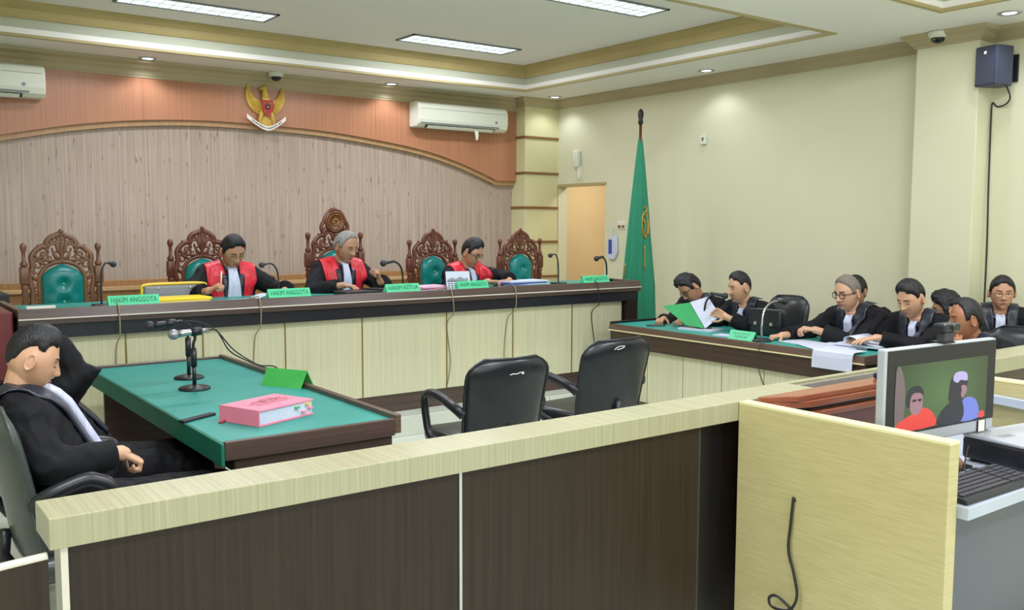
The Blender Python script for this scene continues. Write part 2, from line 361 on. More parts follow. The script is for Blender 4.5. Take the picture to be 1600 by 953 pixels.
# ceiling: soffit with two raised trays
T1 = (-1.2, 6.327, 4.40, 8.32); T2 = (-1.2, 6.28, -3.4, 3.48)
bm = NB(); z0, z1 = ZC, ZC+.06
box(bm, XL, T1[0], YF, YB, z0, z1); box(bm, T1[1], XR, YF, YB, z0, z1)
box(bm, T1[0], T1[1], T1[3], YB, z0, z1); box(bm, T1[0], T1[1], T2[3], T1[2], z0, z1); box(bm, T1[0], T1[1], YF, T2[2], z0, z1)
box(bm, T2[1], T1[1], T2[2], T2[3], z0, z1)
struct('ceiling', bm, 'ceiling_paint')
UZ = 3.335
for i, t in enumerate((T1, T2)):
    bm = NB()
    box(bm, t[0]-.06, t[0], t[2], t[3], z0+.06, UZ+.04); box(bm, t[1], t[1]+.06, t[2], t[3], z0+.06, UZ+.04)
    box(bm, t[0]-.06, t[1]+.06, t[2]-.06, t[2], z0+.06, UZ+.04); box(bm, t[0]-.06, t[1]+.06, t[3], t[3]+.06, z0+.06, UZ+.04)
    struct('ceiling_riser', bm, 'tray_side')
    struct('ceiling_tray', B(t[0], t[1], t[2], t[3], UZ, UZ+.04), 'ceiling_paint')
    loop = [(t[0], t[2]), (t[1], t[2]), (t[1], t[3]), (t[0], t[3])]
    bm = NB(); sweep(bm, loop, [(0, UZ-.125), (.016, UZ-.125), (.03, UZ-.10), (.04, UZ-.06), (.075, UZ-.035), (.09, UZ-.012), (.09, UZ+.001), (0, UZ+.001)], True)
    struct('trim_%d' % (17+2*i), bm, 'crown')
    bm = NB(); sweep(bm, loop, [(-.035, ZC-.008), (.008, ZC-.008), (.008, ZC+.014), (-.035, ZC+.004)], True)
    struct('trim_%d' % (18+2*i), bm, 'thin_trim')
# lamps
def troffer(x, y, label, power, glow='troffer_glow', z=UZ):
    t = thing('ceiling_light', label, 'ceiling light', (x, y, z), 0, 'fluorescent ceiling panels')
    bm = NB(); W, D = .62, .17
    for a in ((-W, W, -D, -D+.022), (-W, W, D-.022, D), (-W, -W+.022, -D, D), (W-.022, W, -D, D)): box(bm, *a, -.012, .0)
    obj('frame', bm, 'ac_grey', t)
    obj('diffuser', B(-W+.02, W-.02, -D+.02, D-.02, -.006, -.001), glow, t)
    bm = NB()
    for k in range(1, 12): xx = -W+.02+k*(2*W-.04)/12; box(bm, xx-.002, xx+.002, -D+.02, D-.02, -.012, -.006)
    box(bm, -W+.02, W-.02, -.003, .003, -.0125, -.006)
    obj('louver', bm, 'white_frame', t)
    area_light('troffer_lamp', (0, 0, -.02), 1.15, .28, power, (.98, .985, 1.09), (0, 0, 0), t)
    return t
troffer(2.49, 7.65, 'dim fluorescent ceiling panel above the left end of the judges bench', LAMPF*.8)
troffer(5.02, 7.65, 'fluorescent ceiling panel above the centre of the bench', LAMPF)
troffer(4.94, 5.55, 'long fluorescent ceiling panel nearest the camera, top centre', LAMPF)
troffer(2.2, 5.55, 'fluorescent ceiling panel above the green table, out of frame', LAMPF)
for x in (0.2, 2.6, 5.0):
    for y in (2.2, -.6): troffer(x, y, 'ceiling panel above %s of the public %s, out of frame' % ({0.2: 'the left', 2.6: 'the middle', 5.0: 'the right'}[x], 'rear area' if y < 0 else 'area'), LAMP)
def downlight(x, y, label):
    t = thing('downlight', label, 'ceiling light', (x, y, ZC), 0, 'recessed round downlights in the soffit')
    bm = NB(); lathe(bm, [(.045, -.002), (.062, -.010), (.078, -.006), (.08, .0005), (.045, .0005)], 28); obj('trim_ring', bm, 'silver_plastic', t, True)
    bm = NB(); lathe(bm, [(.046, -.004), (.03, -.006), (.001, -.007)], 24); obj('lamp', bm, 'lamp_glow', t, True)
    l = bpy.data.lights.new('spot', 'SPOT'); l.energy = SPOT; l.spot_size = R(130); l.spot_blend = .6; l.shadow_soft_size = .05; l.color = (.82, .87, 1)
    o = bpy.data.objects.new('spot', l); COL.objects.link(o); o.parent = t; o.location = (0, 0, -.03)
for x, y, s in [(2.38, 8.76, 'left downlight in the soffit above the peach fascia'), (4.88, 8.77, 'downlight in the soffit left of the right air conditioner'), (6.9, 8.5, 'downlight in the soffit by the corner column'),
                (6.88, 6.16, 'downlight in the soffit above the right wall, by the flag side'), (6.71, 3.23, 'downlight in the soffit above the wall loudspeaker')]: downlight(x, y, s)
# dome cameras
def dome(x, y, z, label):
    t = thing('dome_camera', label, 'security camera', (x, y, z))
    bm = NB(); lathe(bm, [(.075, 0), (.078, -.02), (.066, -.045), (.05, -.05)], 28); obj('housing', bm, 'ac_white', t, True)
    bm = NB(); lathe(bm, [(.052, -.048), (.05, -.06), (.036, -.08), (.001, -.09)], 24); obj('dome', bm, 'lens_dark', t, True)
    bm = NB(); ellip(bm, (-.055, 0, -.066), (.010, .006, .006)); obj('lens', bm, 'chrome', t, True)
dome(3.60, 8.78, ZC, 'white dome security camera on the soffit above the eagle emblem')
dome(6.92, 3.86, ZC-.002, 'white dome security camera on the soffit at the right wall pillar')
# air conditioners
def aircon(x, label, badge):
    t = thing('air_conditioner', label, 'air conditioner', (x*KF, FY, 1.6+(2.68-1.6)*KF))
    bm = NB(); prof = [(0, .0), (-.16, -.0), (-.20, .03), (-.215, .08), (-.215, .20), (-.19, .255), (-.14, .275), (0, .275)]
    prism(bm, prof, 'x', -.60, .60); obj('casing', bm, 'ac_white', t, bevel=.012)
    bm = NB(); box(bm, -.57, .47, -.2155, -.20, .035, .048); obj('seam', bm, 'ac_grey', t)
    bm = NB(); prism(bm, [(-.205, .018), (-.165, -.006), (-.155, -.006), (-.195, .026)], 'x', -.5, .42); obj('vent', bm, 'lens_dark', t)
    bm = NB(); prism(bm, [(-.208, .014), (-.178, -.012), (-.172, -.008), (-.202, .018)], 'x', -.48, .40); obj('flap', bm, 'ac_white', t)
    bm = NB(); box(bm, -.57, .57, -.2165, -.21, .195, .199); obj('panel_line', bm, 'ac_grey', t)
    bm = NB(); lathe(bm, [(.016, 0), (.016, .003)], 16, mx=M.Translation((.43, -.2155, .10)) @ M.Rotation(R(90), 4, 'X')); obj('badge', bm, 'smoke_plastic', t)
    return t
aircon(5.945, 'white split air conditioner right of the emblem, with a rag on its vent', 1)
aircon(.955, 'white split air conditioner cut by the left picture edge', 0)
bm = NB(); prism(bm, [(-.03, 0), (.015, 0), (.02, -.05), (.008, -.10), (-.01, -.105), (-.018, -.05)], 'y', -.006, .006)
tag(obj('rag', bm, 'paper_cream', None, loc=(5.965, FY-.18, 2.645)), 'small pale rag hanging from the air conditioner vent', 'rag')

# national emblem: golden eagle
def emblem():
    t = thing('eagle_emblem', 'golden eagle national emblem with shield and white ribbon on the peach fascia', 'emblem', (3.635*KF, FY-.001, 2.735))
    def plate(bm, pts, y0, y1): prism(bm, [(p[0], p[1]) for p in smooth_path([(a, b, 0) for a, b in pts], 4, True)], 'y', y0, y1)
    # wings
    for s in (-1, 1):
        bm = NB()
        plate(bm, [(s*.178, .215), (s*.198, .16), (s*.20, .10), (s*.185, .04), (s*.155, -.005), (s*.12, -.04), (s*.07, -.062), (s*.045, -.03), (s*.045, .05), (s*.085, .078), (s*.125, .11), (s*.155, .165)], -.028, 0)
        for k in range(7):
            u = k/6; p0 = V((s*(.07+.03*u), -.03, -.02+.08*u)); p1 = V((s*(.10+.085*u**.6), -.03, -.045+.235*u**1.3))
            tube(bm, smooth_path([p0, (p0+p1)/2+V((s*.012, -.004, -.004)), p1], 3), [.009, .0095, .010, .010, .009, .008, .005], 6)
        obj('wing', bm, 'gold_paint', t, bevel=.004)
    bm = NB(); ellip(bm, (0, -.03, .06), (.044, .03, .11)); ellip(bm, (0, -.03, .0), (.055, .03, .08)); capsule(bm, (-.004, -.035, .12), (-.012, -.04, .165), .034, .03)
    obj('body', bm, 'gold_paint', t, True)
    bm = NB(); ellip(bm, (-.018, -.045, .185), (.034, .028, .026)); capsule(bm, (-.04, -.045, .185), (-.075, -.05, .172), .014, .004)
    for k in range(4): capsule(bm, (.0, -.04, .2), (.03-.012*k, -.035, .222+.004*k), .008, .003, 6)
    obj('head', bm, 'gold_paint', t, True)
    bm = NB()
    for k in range(-4, 5): capsule(bm, (k*.006, -.02, -.06), (k*.017, -.025, -.185+abs(k)*.006), .012, .012, 8)
    obj('tail', bm, 'gold_paint', t, True)
    for s in (-1, 1):
        bm = NB(); capsule(bm, (s*.045, -.035, -.05), (s*.07, -.04, -.12), .026, .016)
        for k in (-1, 0, 1): capsule(bm, (s*.07, -.04, -.125), (s*.07+k*.016, -.055, -.15), .008, .005, 6)
        obj('leg', bm, 'gold_paint', t, True)
    # shield quarters
    sh = NB(); Wd, Ht = .058, .07
    def half(x): return -Ht*(1-(abs(x)/Wd)**2.2)-.02*(1-abs(x)/Wd)
    def quarter(x0, x1, up, mi):
        if up: pts = [(x0, 0), (x1, 0), (x1, .072), (x0, .072)]
        else: pts = [(x0, 0), (x1, 0)]+[(x1+(x0-x1)*k/6, min(-.001, half(x1+(x0-x1)*k/6))) for k in range(7)]
        prism(sh, pts, 'y', -.074, -.06, mi)
    quarter(-Wd, 0, True, 0); quarter(0, Wd, True, 1); quarter(-Wd, 0, False, 1); quarter(0, Wd, False, 0)
    so = obj('shield', sh, ['paint_red', 'paint_white'], t); so.location = (0, 0, .0)
    bm = NB(); prism(bm, [(-.02, -.016), (.02, -.016), (.02, .026), (0, .032), (-.02, .026)], 'y', -.08, -.073); obj('shield_centre', bm, 'paint_black', so)
    bm = NB(); lathe(bm, [(.012, 0), (.008, .004)], 5, mx=M.Translation((0, -.08, .006)) @ M.Rotation(R(90), 4, 'X')); obj('star', bm, 'brass', so)
    bm = NB(); ellip(bm, (.03, -.075, .04), (.014, .004, .014)); box(bm, -.034, -.026, -.078, -.073, -.06, -.03); ellip(bm, (-.03, -.075, .04), (.01, .004, .013)); obj('charge', bm, 'gold_dark', so)
    bm = NB(); RZf = lambda x: -.205+.115*min(1, abs(x)/.2)**1.5
    pts = [V((x, -.05-.02*cos(x*9), RZf(x))) for x in [(-.2+.4*k/28) for k in range(29)]]
    ring = []
    for p in pts: ring.append((bm.verts.new(p+V((0, 0, .021))), bm.verts.new(p-V((0, 0, .021))), bm.verts.new(p+V((0, .012, -.021))), bm.verts.new(p+V((0, .012, .021)))))
    for a, b in zip(ring, ring[1:]):
        for j in range(4): bm.faces.new([a[j], a[(j+1) % 4], b[(j+1) % 4], b[j]])
    bm.faces.new(ring[0]); bm.faces.new(ring[-1][::-1])
    rb = obj('ribbon', bm, 'paint_white', t)
    me = text_mesh('BHINNEKA TUNGGAL IKA', .026, .001)
    for v in me.vertices:
        x, y, z = v.co; v.co = (x, -.0715-.02*(cos(x*9)-1)-.001-z, y+RZf(x))
    obj('motto', me, 'paint_black', rb)
emblem()

# right wall bits
t = thing('emergency_lamp', 'small white wall lamp unit above the doorway', 'wall lamp', (XR, 8.36, 2.26))
bm = NB(); rbox(bm, -.07, 0, -.04, .06, 0, .2, .02); obj('housing', bm, 'ac_white', t, True)
bm = NB(); prism(bm, [(-.03, 0), (.03, 0), (.012, -.14), (-.012, -.14)], 'x', -.03, 0); o = obj('bracket', bm, 'paper_cream', t); o.location = (0, -.02, .01)
t = thing('wall_sensor', 'small cream sensor box high on the right wall', 'sensor', (XR, 6.42, 2.44))
bm = NB(); rbox(bm, -.035, 0, -.035, .035, -.04, .05, .008); obj('housing', bm, 'ac_white', t); bm = NB(); box(bm, -.037, -.034, -.018, .006, -.005, .03); obj('grille', bm, 'bronze_strip', t)
t = thing('light_switch', 'cream double light switch beside the green flag', 'switch', (XR, 7.61, 1.585))
bm = NB(); rbox(bm, -.014, 0, -.065, .065, -.045, .045, .005); obj('plate', bm, 'ac_white', t)
for s in (-.032, .032): bm = NB(); box(bm, -.02, -.013, s-.02, s+.02, -.03, -.002); obj('rocker', bm, 'bronze_strip', t)
t = thing('document_bag', 'clear plastic bag of papers hanging on the wall beside the doorway', 'bag', (XR, 7.74, 1.46))
bm = NB()
vs = [(-.07, -.0), (.03, .0), (.09, -.1), (.06, -.26), (-.03, -.27), (-.08, -.18)]
prism(bm, vs, 'x', -.035, -.004); obj('bag', bm, 'paper', t, bevel=.01)
bm = NB(); tube(bm, [(-.012, -.05, 0), (-.012, -.02, .07), (-.004, .0, .09), (-.012, .02, .06), (-.012, .02, 0)], .004, 6); obj('handle', bm, 'paper', t)
bm = NB(); box(bm, -.041, -.036, .0, .05, -.2, -.04); obj('label', bm, 'blue', t)
# loudspeaker on the wall
t = thing('wall_speaker', 'dark grey loudspeaker mounted high on the right wall', 'speaker', (XR, 3.42, 2.62), R(0))
m_ = M.Rotation(R(-14), 4, 'Z')
bm = NB(); prism(bm, [(-.27, -.10), (-.27, .085), (-.10, .06), (-.06, .03), (-.06, -.06), (-.10, -.10)], 'z', 0, .29); bmesh.ops.transform(bm, matrix=m_, verts=bm.verts); obj('cabinet', bm, 'speaker_grey', t, bevel=.01)
bm = NB(); box(bm, -.276, -.27, -.085, .07, .012, .278); bmesh.ops.transform(bm, matrix=m_, verts=bm.verts); obj('grille', bm, 'speaker_grey', t)
bm = NB(); box(bm, -.28, -.275, -.02, 0.0, .23, .25); bmesh.ops.transform(bm, matrix=m_, verts=bm.verts); obj('badge', bm, 'chrome', t)
bm = NB(); box(bm, -.09, 0, -.02, .02, .08, .2); box(bm, -.02, 0, -.06, .06, .04, .24); obj('bracket', bm, 'black_plastic', t)
bm = NB(); tube(bm, smooth_path([(6.98, 3.36, 2.62), (7.05, 3.36, 2.54), (7.12, 3.42, 2.50), (7.155, 3.5, 2.49), (7.157, 3.54, 2.52), (7.157, 3.545, 2.40), (7.157, 3.54, 1.9), (7.157, 3.53, 1.4), (7.157, 3.53, .6), (7.157, 3.53, .02)]), .006, 6)
tag(obj('speaker_cable', bm, 'cable_black', None, True), 'black cable running from the loudspeaker down the right wall', 'cable')

# =====================================================================
#  JUDGES BENCH
# =====================================================================
BX0, BX1, BY, BZ = .86, 5.936, 6.065, 1.084
t = thing('judges_bench', 'long dark-topped judges bench with cream front panels on the platform', 'bench', (0, 0, .15))
def bp(name, bm, m, bev=0, par=None): 
    bmesh.ops.translate(bm, vec=(0, 0, -.15), verts=bm.verts); return obj(name, bm, m, par or t, bevel=bev)
bm = NB(); prism(bm, [(BY-.02, 1.029), (BY, BZ), (BY+.03, BZ), (BY+.03, 1.04), (BY+.06, 1.02), (BY+.06, .99), (BY-.02, .99)], 'x', BX0, BX1); bp('front_rim', bm, 'wenge_long', .003)
bp('ledge_strip', B(BX0, BX1, BY-.028, BY+.03, 1.022, 1.030), 'white_trim')
bp('band', B(BX0, BX1, BY+.015, BY+.05, .902, 1.0), 'black_gloss', .003)
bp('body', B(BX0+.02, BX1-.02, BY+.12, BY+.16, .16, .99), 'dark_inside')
bm = NB()
edges = [BX0+.10, 1.48, 1.97, 2.55, 3.155, 3.90, 4.555, 5.20, 5.80]
bx = [(edges[i]+.004, edges[i+1]-.004) for i in range(len(edges)-1)]
for a, b in bx: bp('front_panel', B(a, b, BY+.085, BY+.12, .29, .905), 'cream_laminate', .002)
bm = NB()
for e in edges[1:-1]: box(bm, e-.004, e+.004, BY+.08, BY+.118, .29, .905)
bp('divider', bm, 'gold_line')
bp('plinth', B(BX0, BX1-.02, BY+.095, BY+.15, .15, .29), 'wenge_long', .002)
bp('desktop', B(BX0+.03, BX1-.04, BY+.028, 6.82, 1.035, 1.052), 'green_cloth')
bp('desk_board', B(BX0, BX1, BY+.03, 6.84, 1.0, 1.034), 'wenge_long')
bp('end_rim', B(BX1-.045, BX1, BY+.03, 6.84, 1.0, BZ), 'wenge_y', .003)
bp('end_rim', B(BX0, BX0+.035, BY+.03, 6.84, 1.0, BZ), 'wenge_y', .003)
bp('end_panel', B(BX1-.12, BX1, BY+.02, 6.7, .15, 1.0), 'wenge', .003)
bp('end_panel', B(BX0, BX0+.12, BY+.02, 6.7, .15, 1.0), 'wenge', .003)
tag(obj('side_cabinet', B(.35, .845, BY+.05, 6.6, .15, 1.07), 'maroon', bevel=.01), 'maroon wooden cabinet against the left end of the judges bench', 'cabinet')
bm = NB(); box(bm, .3, 1.14, 8.4, 8.9, .15, 1.02); tag(obj('grey_cabinet', bm, 'dark_grey', bevel=.01), 'dark grey cabinet behind the leftmost carved chair', 'cabinet')
# name plates
def nameplate(x0, x1, word, label, y=BY+.012):
    t = thing('nameplate', label, 'nameplate', ((x0+x1)/2, y, BZ), 0, 'mint nameplates on the judges bench')
    L = (x1-x0)/2; bm = NB(); prism(bm, [(-.0, .0), (.03, .058), (.034, .058), (.07, .0)], 'x', -L, L)
    obj('card', bm, 'mint', t)
    me = text_mesh(word, .052, .0006); w_ = max(v.co.x for v in me.vertices)-min(v.co.x for v in me.vertices); s_ = L*1.8/w_
    me.transform(M.Translation((0, .0135, .029)) @ M.Rotation(R(62.6), 4, 'X') @ M.Diagonal((s_, .95, 1, 1))); obj('lettering', me, 'mint_dark', t)
nameplate(1.37, 1.68, 'HAKIM ANGGOTA', 'mint nameplate reading HAKIM ANGGOTA in front of the yellow tray')
nameplate(2.41, 2.72, 'HAKIM ANGGOTA', 'mint nameplate reading HAKIM ANGGOTA just right of the judge with the pen')
nameplate(3.33, 3.62, 'HAKIM KETUA', 'mint nameplate reading HAKIM KETUA in front of the chief judge')
nameplate(3.97, 4.26, 'HAKIM ANGGOTA', 'mint nameplate reading HAKIM ANGGOTA beside the tent calendar')
nameplate(5.28, 5.58, 'HAKIM ANGGOTA', 'mint nameplate reading HAKIM ANGGOTA alone at the right end of the bench')

# carved judge chairs
def carved_chair(name, label, wood, W=.27, crest=False, dz=0):
    # local: faces -Y, back plane y=0 ; seat towards -Y
    t = thing(name, label, 'chair', (0, 0, .15), 0, 'carved judges chairs behind the bench')
    def scroll(c, r0, turns, a0, s=1, n=16): return [V((c[0]+s*r0*(1-.8*k/n)*cos(a0+turns*2*pi*k/n), 0, c[1]+r0*(1-.8*k/n)*sin(a0+turns*2*pi*k/n))) for k in range(n+1)]
    Z = dz
    for s in (-1, 1):
        bm = NB(); x = s*(W-.02)
        lathe(bm, [(.022, 0), (.024, .3), (.02, .42), (.027, .46), (.02, .5), (.018, .72+Z), (.028, .86+Z), (.018, .9+Z), (.027, .93+Z), (.02, .96+Z), (.03, .985+Z), (.022, 1.0+Z)], 14, (x, 0, 0))
        rbox(bm, x-.031, x+.031, -.028, .028, 1.0+Z, 1.13+Z, .012, 2)
        lathe(bm, [(.02, 1.125+Z), (.028, 1.15+Z), (.014, 1.17+Z), (.012, 1.235+Z), (.017, 1.245+Z), (.024, 1.27+Z), (.02, 1.29+Z), (.006, 1.302+Z)], 14, (x, 0, 0))
        obj('back_post', bm, wood, t, True)
    bm = NB(); q = W/.27
    P2 = lambda pts: [V((x*q, y if len(p_) > 2 else 0, z+Z)) for p_ in pts for (x, y, z) in [(p_[0], 0, p_[1])]]
    out = [(-.20, .62), (-.205, .8), (-.2, .95), (-.215, 1.03), (-.195, 1.13), (-.2, 1.2), (-.165, 1.25), (-.13, 1.275), (-.095, 1.27), (-.10, 1.30), (-.075, 1.335), (-.035, 1.355), (0, 1.372)]
    mir = lambda pts: pts+[(-x, z) for x, z in pts[::-1]]
    tube(bm, smooth_path(P2(mir(out)), 4), .017, 8, flat=1.2)
    inn = [(-.155, .60), (-.155, .8), (-.155, .98), (-.15, 1.06), (-.11, 1.125), (-.05, 1.155), (0, 1.163)]
    tube(bm, smooth_path(P2(mir(inn)), 4), .016, 8)
    for s in (-1, 1):
        def sc_(c, r, tn, a, rad=.010): tube(bm, [p+V((0, -.004, 0)) for p in [V((s*(v.x)*q, 0, v.z+Z)) for v in scroll(c, r, tn, a)]], [rad*(1-.4*k/16) for k in range(17)], 6)
        sc_((.05, 1.255), .05, 1.2, -.6, .012); sc_((.125, 1.21), .05, -1.2, .3, .012); sc_((.165, 1.14), .035, 1.1, 0.5, .011); sc_((.075, 1.185), .036, 1.1, 2.2, .010)
        sc_((.045, 1.32), .033, 1.1, .2, .011); sc_((.018, 1.29), .03, -1., 1.2, .009); sc_((.178, 1.06), .03, 1.1, 0, .010); sc_((.18, .97), .026, -1.1, 1, .009); sc_((.178, .88), .026, 1.1, 0, .009); sc_((.178, .79), .026, -1.1, 1, .009); sc_((.178, .70), .026, 1.1, 0, .009)
        sc_((.15, 1.262), .022, 1.2, 1, .009); sc_((.085, 1.30), .018, 1.2, 2, .009)
        # leaf blades
        for (a, b) in [((.0, 1.17), (.06, 1.25)), ((.03, 1.17), (.14, 1.19)), ((.0, 1.2), (.03, 1.34)), ((.1, 1.14), (.17, 1.2)), ((.09, 1.23), (.19, 1.16)), ((.16, 1.02), (.2, 1.1))]:
            tube(bm, smooth_path([V((s*a[0]*q, 0, a[1]+Z)), V((s*(a[0]*.5+b[0]*.5+.012)*q, -.008, (a[1]+b[1])/2-.008+Z)), V((s*b[0]*q, 0, b[1]+Z))], 4), [.005, .008, .011, .013, .013, .012, .010, .007, .004], 6)
    capsule(bm, (0, 0, 1.17+Z), (0, -.004, 1.35+Z), .016, .012); ellip(bm, (0, -.01, 1.385+Z), (.016, .014, .02))
    for a in range(5): ellip(bm, ((a-2)*.026*q, -.006, 1.362+Z-abs(a-2)*.012), (.014, .012, .013))
    obj('carved_back', bm, wood, t, True)
    if crest:
        cz = 1.30+Z+.09
        bm = NB(); lathe(bm, [(.001, -.012), (.09, -.012), (.098, 0), (.09, .014), (.078, .016), (.074, .008), (.001, .008)], 32, mx=M.Translation((0, -.012, cz)) @ M.Rotation(R(90), 4, 'X')); mo = obj('medallion', bm, wood, t, True)
        bm = NB(); tube(bm, [V((.066*cos(a*pi/16), -.024, cz+.066*sin(a*pi/16))) for a in range(32)], .0035, 6, True)
        for k in range(8): a = k*pi/4; capsule(bm, (.022*cos(a), -.024, cz+.022*sin(a)), (.044*cos(a), -.024, cz+.044*sin(a)), .006, .002, 6)
        tube(bm, [V((.024*cos(a*pi/8), -.024, cz+.024*sin(a*pi/8))) for a in range(16)], .004, 6, True); obj('medallion_sun', bm, 'brass', mo, True)
        bm = NB(); tube(bm, smooth_path([(-.1, 0, 1.27+Z), (-.125, 0, 1.34+Z), (-.1, 0, 1.40+Z), (-.06, 0, 1.47+Z), (0, 0, 1.497+Z), (.06, 0, 1.47+Z), (.1, 0, 1.40+Z), (.125, 0, 1.34+Z), (.1, 0, 1.27+Z)], 4), .018, 8); obj('medallion_rim', bm, wood, t, True)
    # upholstered back with buttons
    bm = NB(); hw = .142*q; zb, zt = .56, 1.145+Z; nx, nz = 22, 34; g = []
    for j in range(nz+1):
        z = zb+(zt-zb)*j/nz; row = []
        wz = hw*(1-max(0, (z-(zt-.12))/.12)**2.4*.95) if z > zt-.12 else hw
        for i in range(nx+1):
            u = i/nx*2-1; x = u*wz
            y = -.012-.045*(1-u**4)*(1-((z-zb)/(zt-zb)*2-1)**8)
            for bz in (1.0+Z, .87+Z, .74): y += .03*exp(-((x)**2+(z-bz)**2)/.0011)
            for sx_ in (-1, 1):
                for bz in (.935+Z, .805+Z): y += .006*exp(-((x-sx_*.09)**2+(z-bz)**2)/.0012)
            row.append(bm.verts.new((x, y, z)))
        g.append(row)
    for j in range(nz):
        for i in range(nx): bm.faces.new([g[j][i], g[j][i+1], g[j+1][i+1], g[j+1][i]])
    bd = [r for r in bm.edges if r.is_boundary]; ex = bmesh.ops.extrude_edge_only(bm, edges=bd)
    for v in ex['geom']:
        if isinstance(v, bmesh.types.BMVert): v.co.y = .02
    bmesh.ops.holes_fill(bm, edges=[e for e in bm.edges if e.is_boundary], sides=0)
    up_ = obj('back_cushion', bm, 'teal_leather', t, True)
    for bz in (1.0+Z, .87+Z, .74):
        bm = NB(); ellip(bm, (0, -.034, bz), (.009, .006, .009)); obj('button', bm, 'mint', up_, True)
    bm = NB()
    for k in range(30): z = .58+(1.02+Z-.58)*k/29; [ellip(bm, (s*(hw+.003), -.018, z), (.005, .005, .005), n=6) for s in (-1, 1)]
    obj('nail_trim', bm, 'brass', up_)
    # seat, legs, arms
    bm = NB(); rbox(bm, -W+.02, W-.02, -.52, .0, .36, .43, .012); obj('seat_frame', bm, wood, t)
    bm = NB(); rbox(bm, -W+.04, W-.04, -.51, -.02, .43, .50, .03); obj('seat', bm, 'teal_leather', t, True)
    for s in (-1, 1):
        bm = NB(); lathe(bm, [(.018, 0), (.026, .03), (.018, .08), (.03, .22), (.024, .3), (.032, .36)], 12, (s*(W-.05), -.47, 0)); obj('leg', bm, wood, t, True)
        bm = NB(); tube(bm, smooth_path([(s*(W-.02), 0, .72), (s*W, -.2, .70), (s*(W+.01), -.4, .69), (s*(W+.01), -.46, .66)], 4), .02, 8); lathe(bm, [(.018, .4), (.024, .5), (.016, .56), (.022, .66)], 10, (s*W, -.42, 0)); obj('armrest', bm, wood, t, True)
    return t
cc = carved_chair('carved_chair', 'empty carved wooden chair with green padded back at the left end of the bench', 'carved_wood_light')
cc.location = (1.355, 7.4, .15)
CY = 7.4
c2 = carved_chair('carved_chair', 'carved wooden chair behind the judge with the pen, left of centre', 'carved_wood'); c2.location = (2.40, CY+.05, .17)
dup(c2, (4.54, CY, .15), 0, 'carved wooden chair with green padded back, left of the judge in spectacles at right')
dup(c2, (5.57, CY, .15), 0, 'empty carved chair at the right end of the bench, by the blue books')
c3 = carved_chair('carved_chair', 'tallest carved chair, with round sun medallion, behind the grey-haired chief judge', 'carved_wood', crest=True, dz=.07); c3.location = (3.54, CY, .15)

# microphones
def gooseneck(x, y, z, hx, hy, hz, label, stand='flat', cable=None, big=False, neck='black_plastic'):
    t = thing('gooseneck_microphone', label, 'microphone', (x, y, z)); h = V((hx-x, hy-y, hz-z))
    bm = NB()
    if stand == 'flat': rbox(bm, -.055, .055, -.06, .05, 0, .022, .008)
    else: lathe(bm, [(.075, 0), (.075, .01), (.06, .018), (.014, .022)], 28)
    obj('base', bm, 'black_plastic', t, True)
    hd = h.copy(); mid = V((h.x*.1, h.y*.1, h.z*.82)); mid2 = V((h.x*.45, h.y*.45, h.z*1.02))
    bm = NB(); pts = smooth_path([(0, 0, .02), (0, 0, h.z*.45), mid, mid2, hd], 6); tube(bm, pts, .006 if not big else .008, 8); obj('gooseneck', bm, neck, t, True)
    d = (pts[-1]-pts[-3]).normalized(); bm = NB()
    if big: capsule(bm, hd-d*.09, hd-d*.005, .011, .015); ellip(bm, hd+d*.02, (.026, .026, .026))
    else: capsule(bm, hd-d*.02, hd, .010, .012); ellip(bm, hd+d*.012, (.021, .021, .021))
    obj('microphone_head', bm, 'mic_head', t, True)
    return t
DT = 1.052
gooseneck(1.39, 6.36, DT, 1.47, 6.40, 1.33, 'gooseneck microphone beside the empty carved chair at left')
gooseneck(2.62, 6.42, DT, 2.48, 6.36, 1.30, 'gooseneck microphone right of the judge with the pen')
gooseneck(5.25, 6.40, DT, 5.13, 6.36, 1.32, 'gooseneck microphone at the right of the bench, by the blue books')
gooseneck(3.66, 6.42, DT, 3.48, 6.38, 1.29, 'black handheld microphone on a gooseneck in front of the chief judge', 'round', big=True)
gooseneck(5.87, 6.44, DT+.012, 5.72, 6.40, 1.28, 'black microphone on a stand at the far right corner of the bench', 'flat', big=True)
# cables hanging over bench front
def hang(pts, label, m='cable_black', r=.004):
    bm = NB(); tube(bm, smooth_path(pts, 6), r, 6); tag(obj('cable', bm, m, None, True), label, 'cable')
def bench_cable(x, dx, label, z1=.3, m='cable_tan'):
    hang([(x, 6.3, 1.06), (x, 6.12, 1.092), (x, 6.06, 1.09), (x+.0, 6.03, 1.03), (x+dx*.2, 6.03, .9), (x+dx*.3, 6.135, .8), (x+dx, 6.14, .5), (x+dx*.3, 6.14, z1)], label, m)
bench_cable(1.42, -.01, 'thin cable hanging down the bench front below the leftmost nameplate', .4)
bench_cable(2.33, -.02, 'thin cable hanging down the bench front by the second nameplate', .35)
bench_cable(3.88, .05, 'wavy cable hanging down the bench front near the centre', .3)
bench_cable(4.50, -.04, 'wavy cable hanging down the bench front behind the middle office chair', .32)
bench_cable(5.40, .06, 'black cable hanging down the bench front toward the right end', .33, 'cable_black')

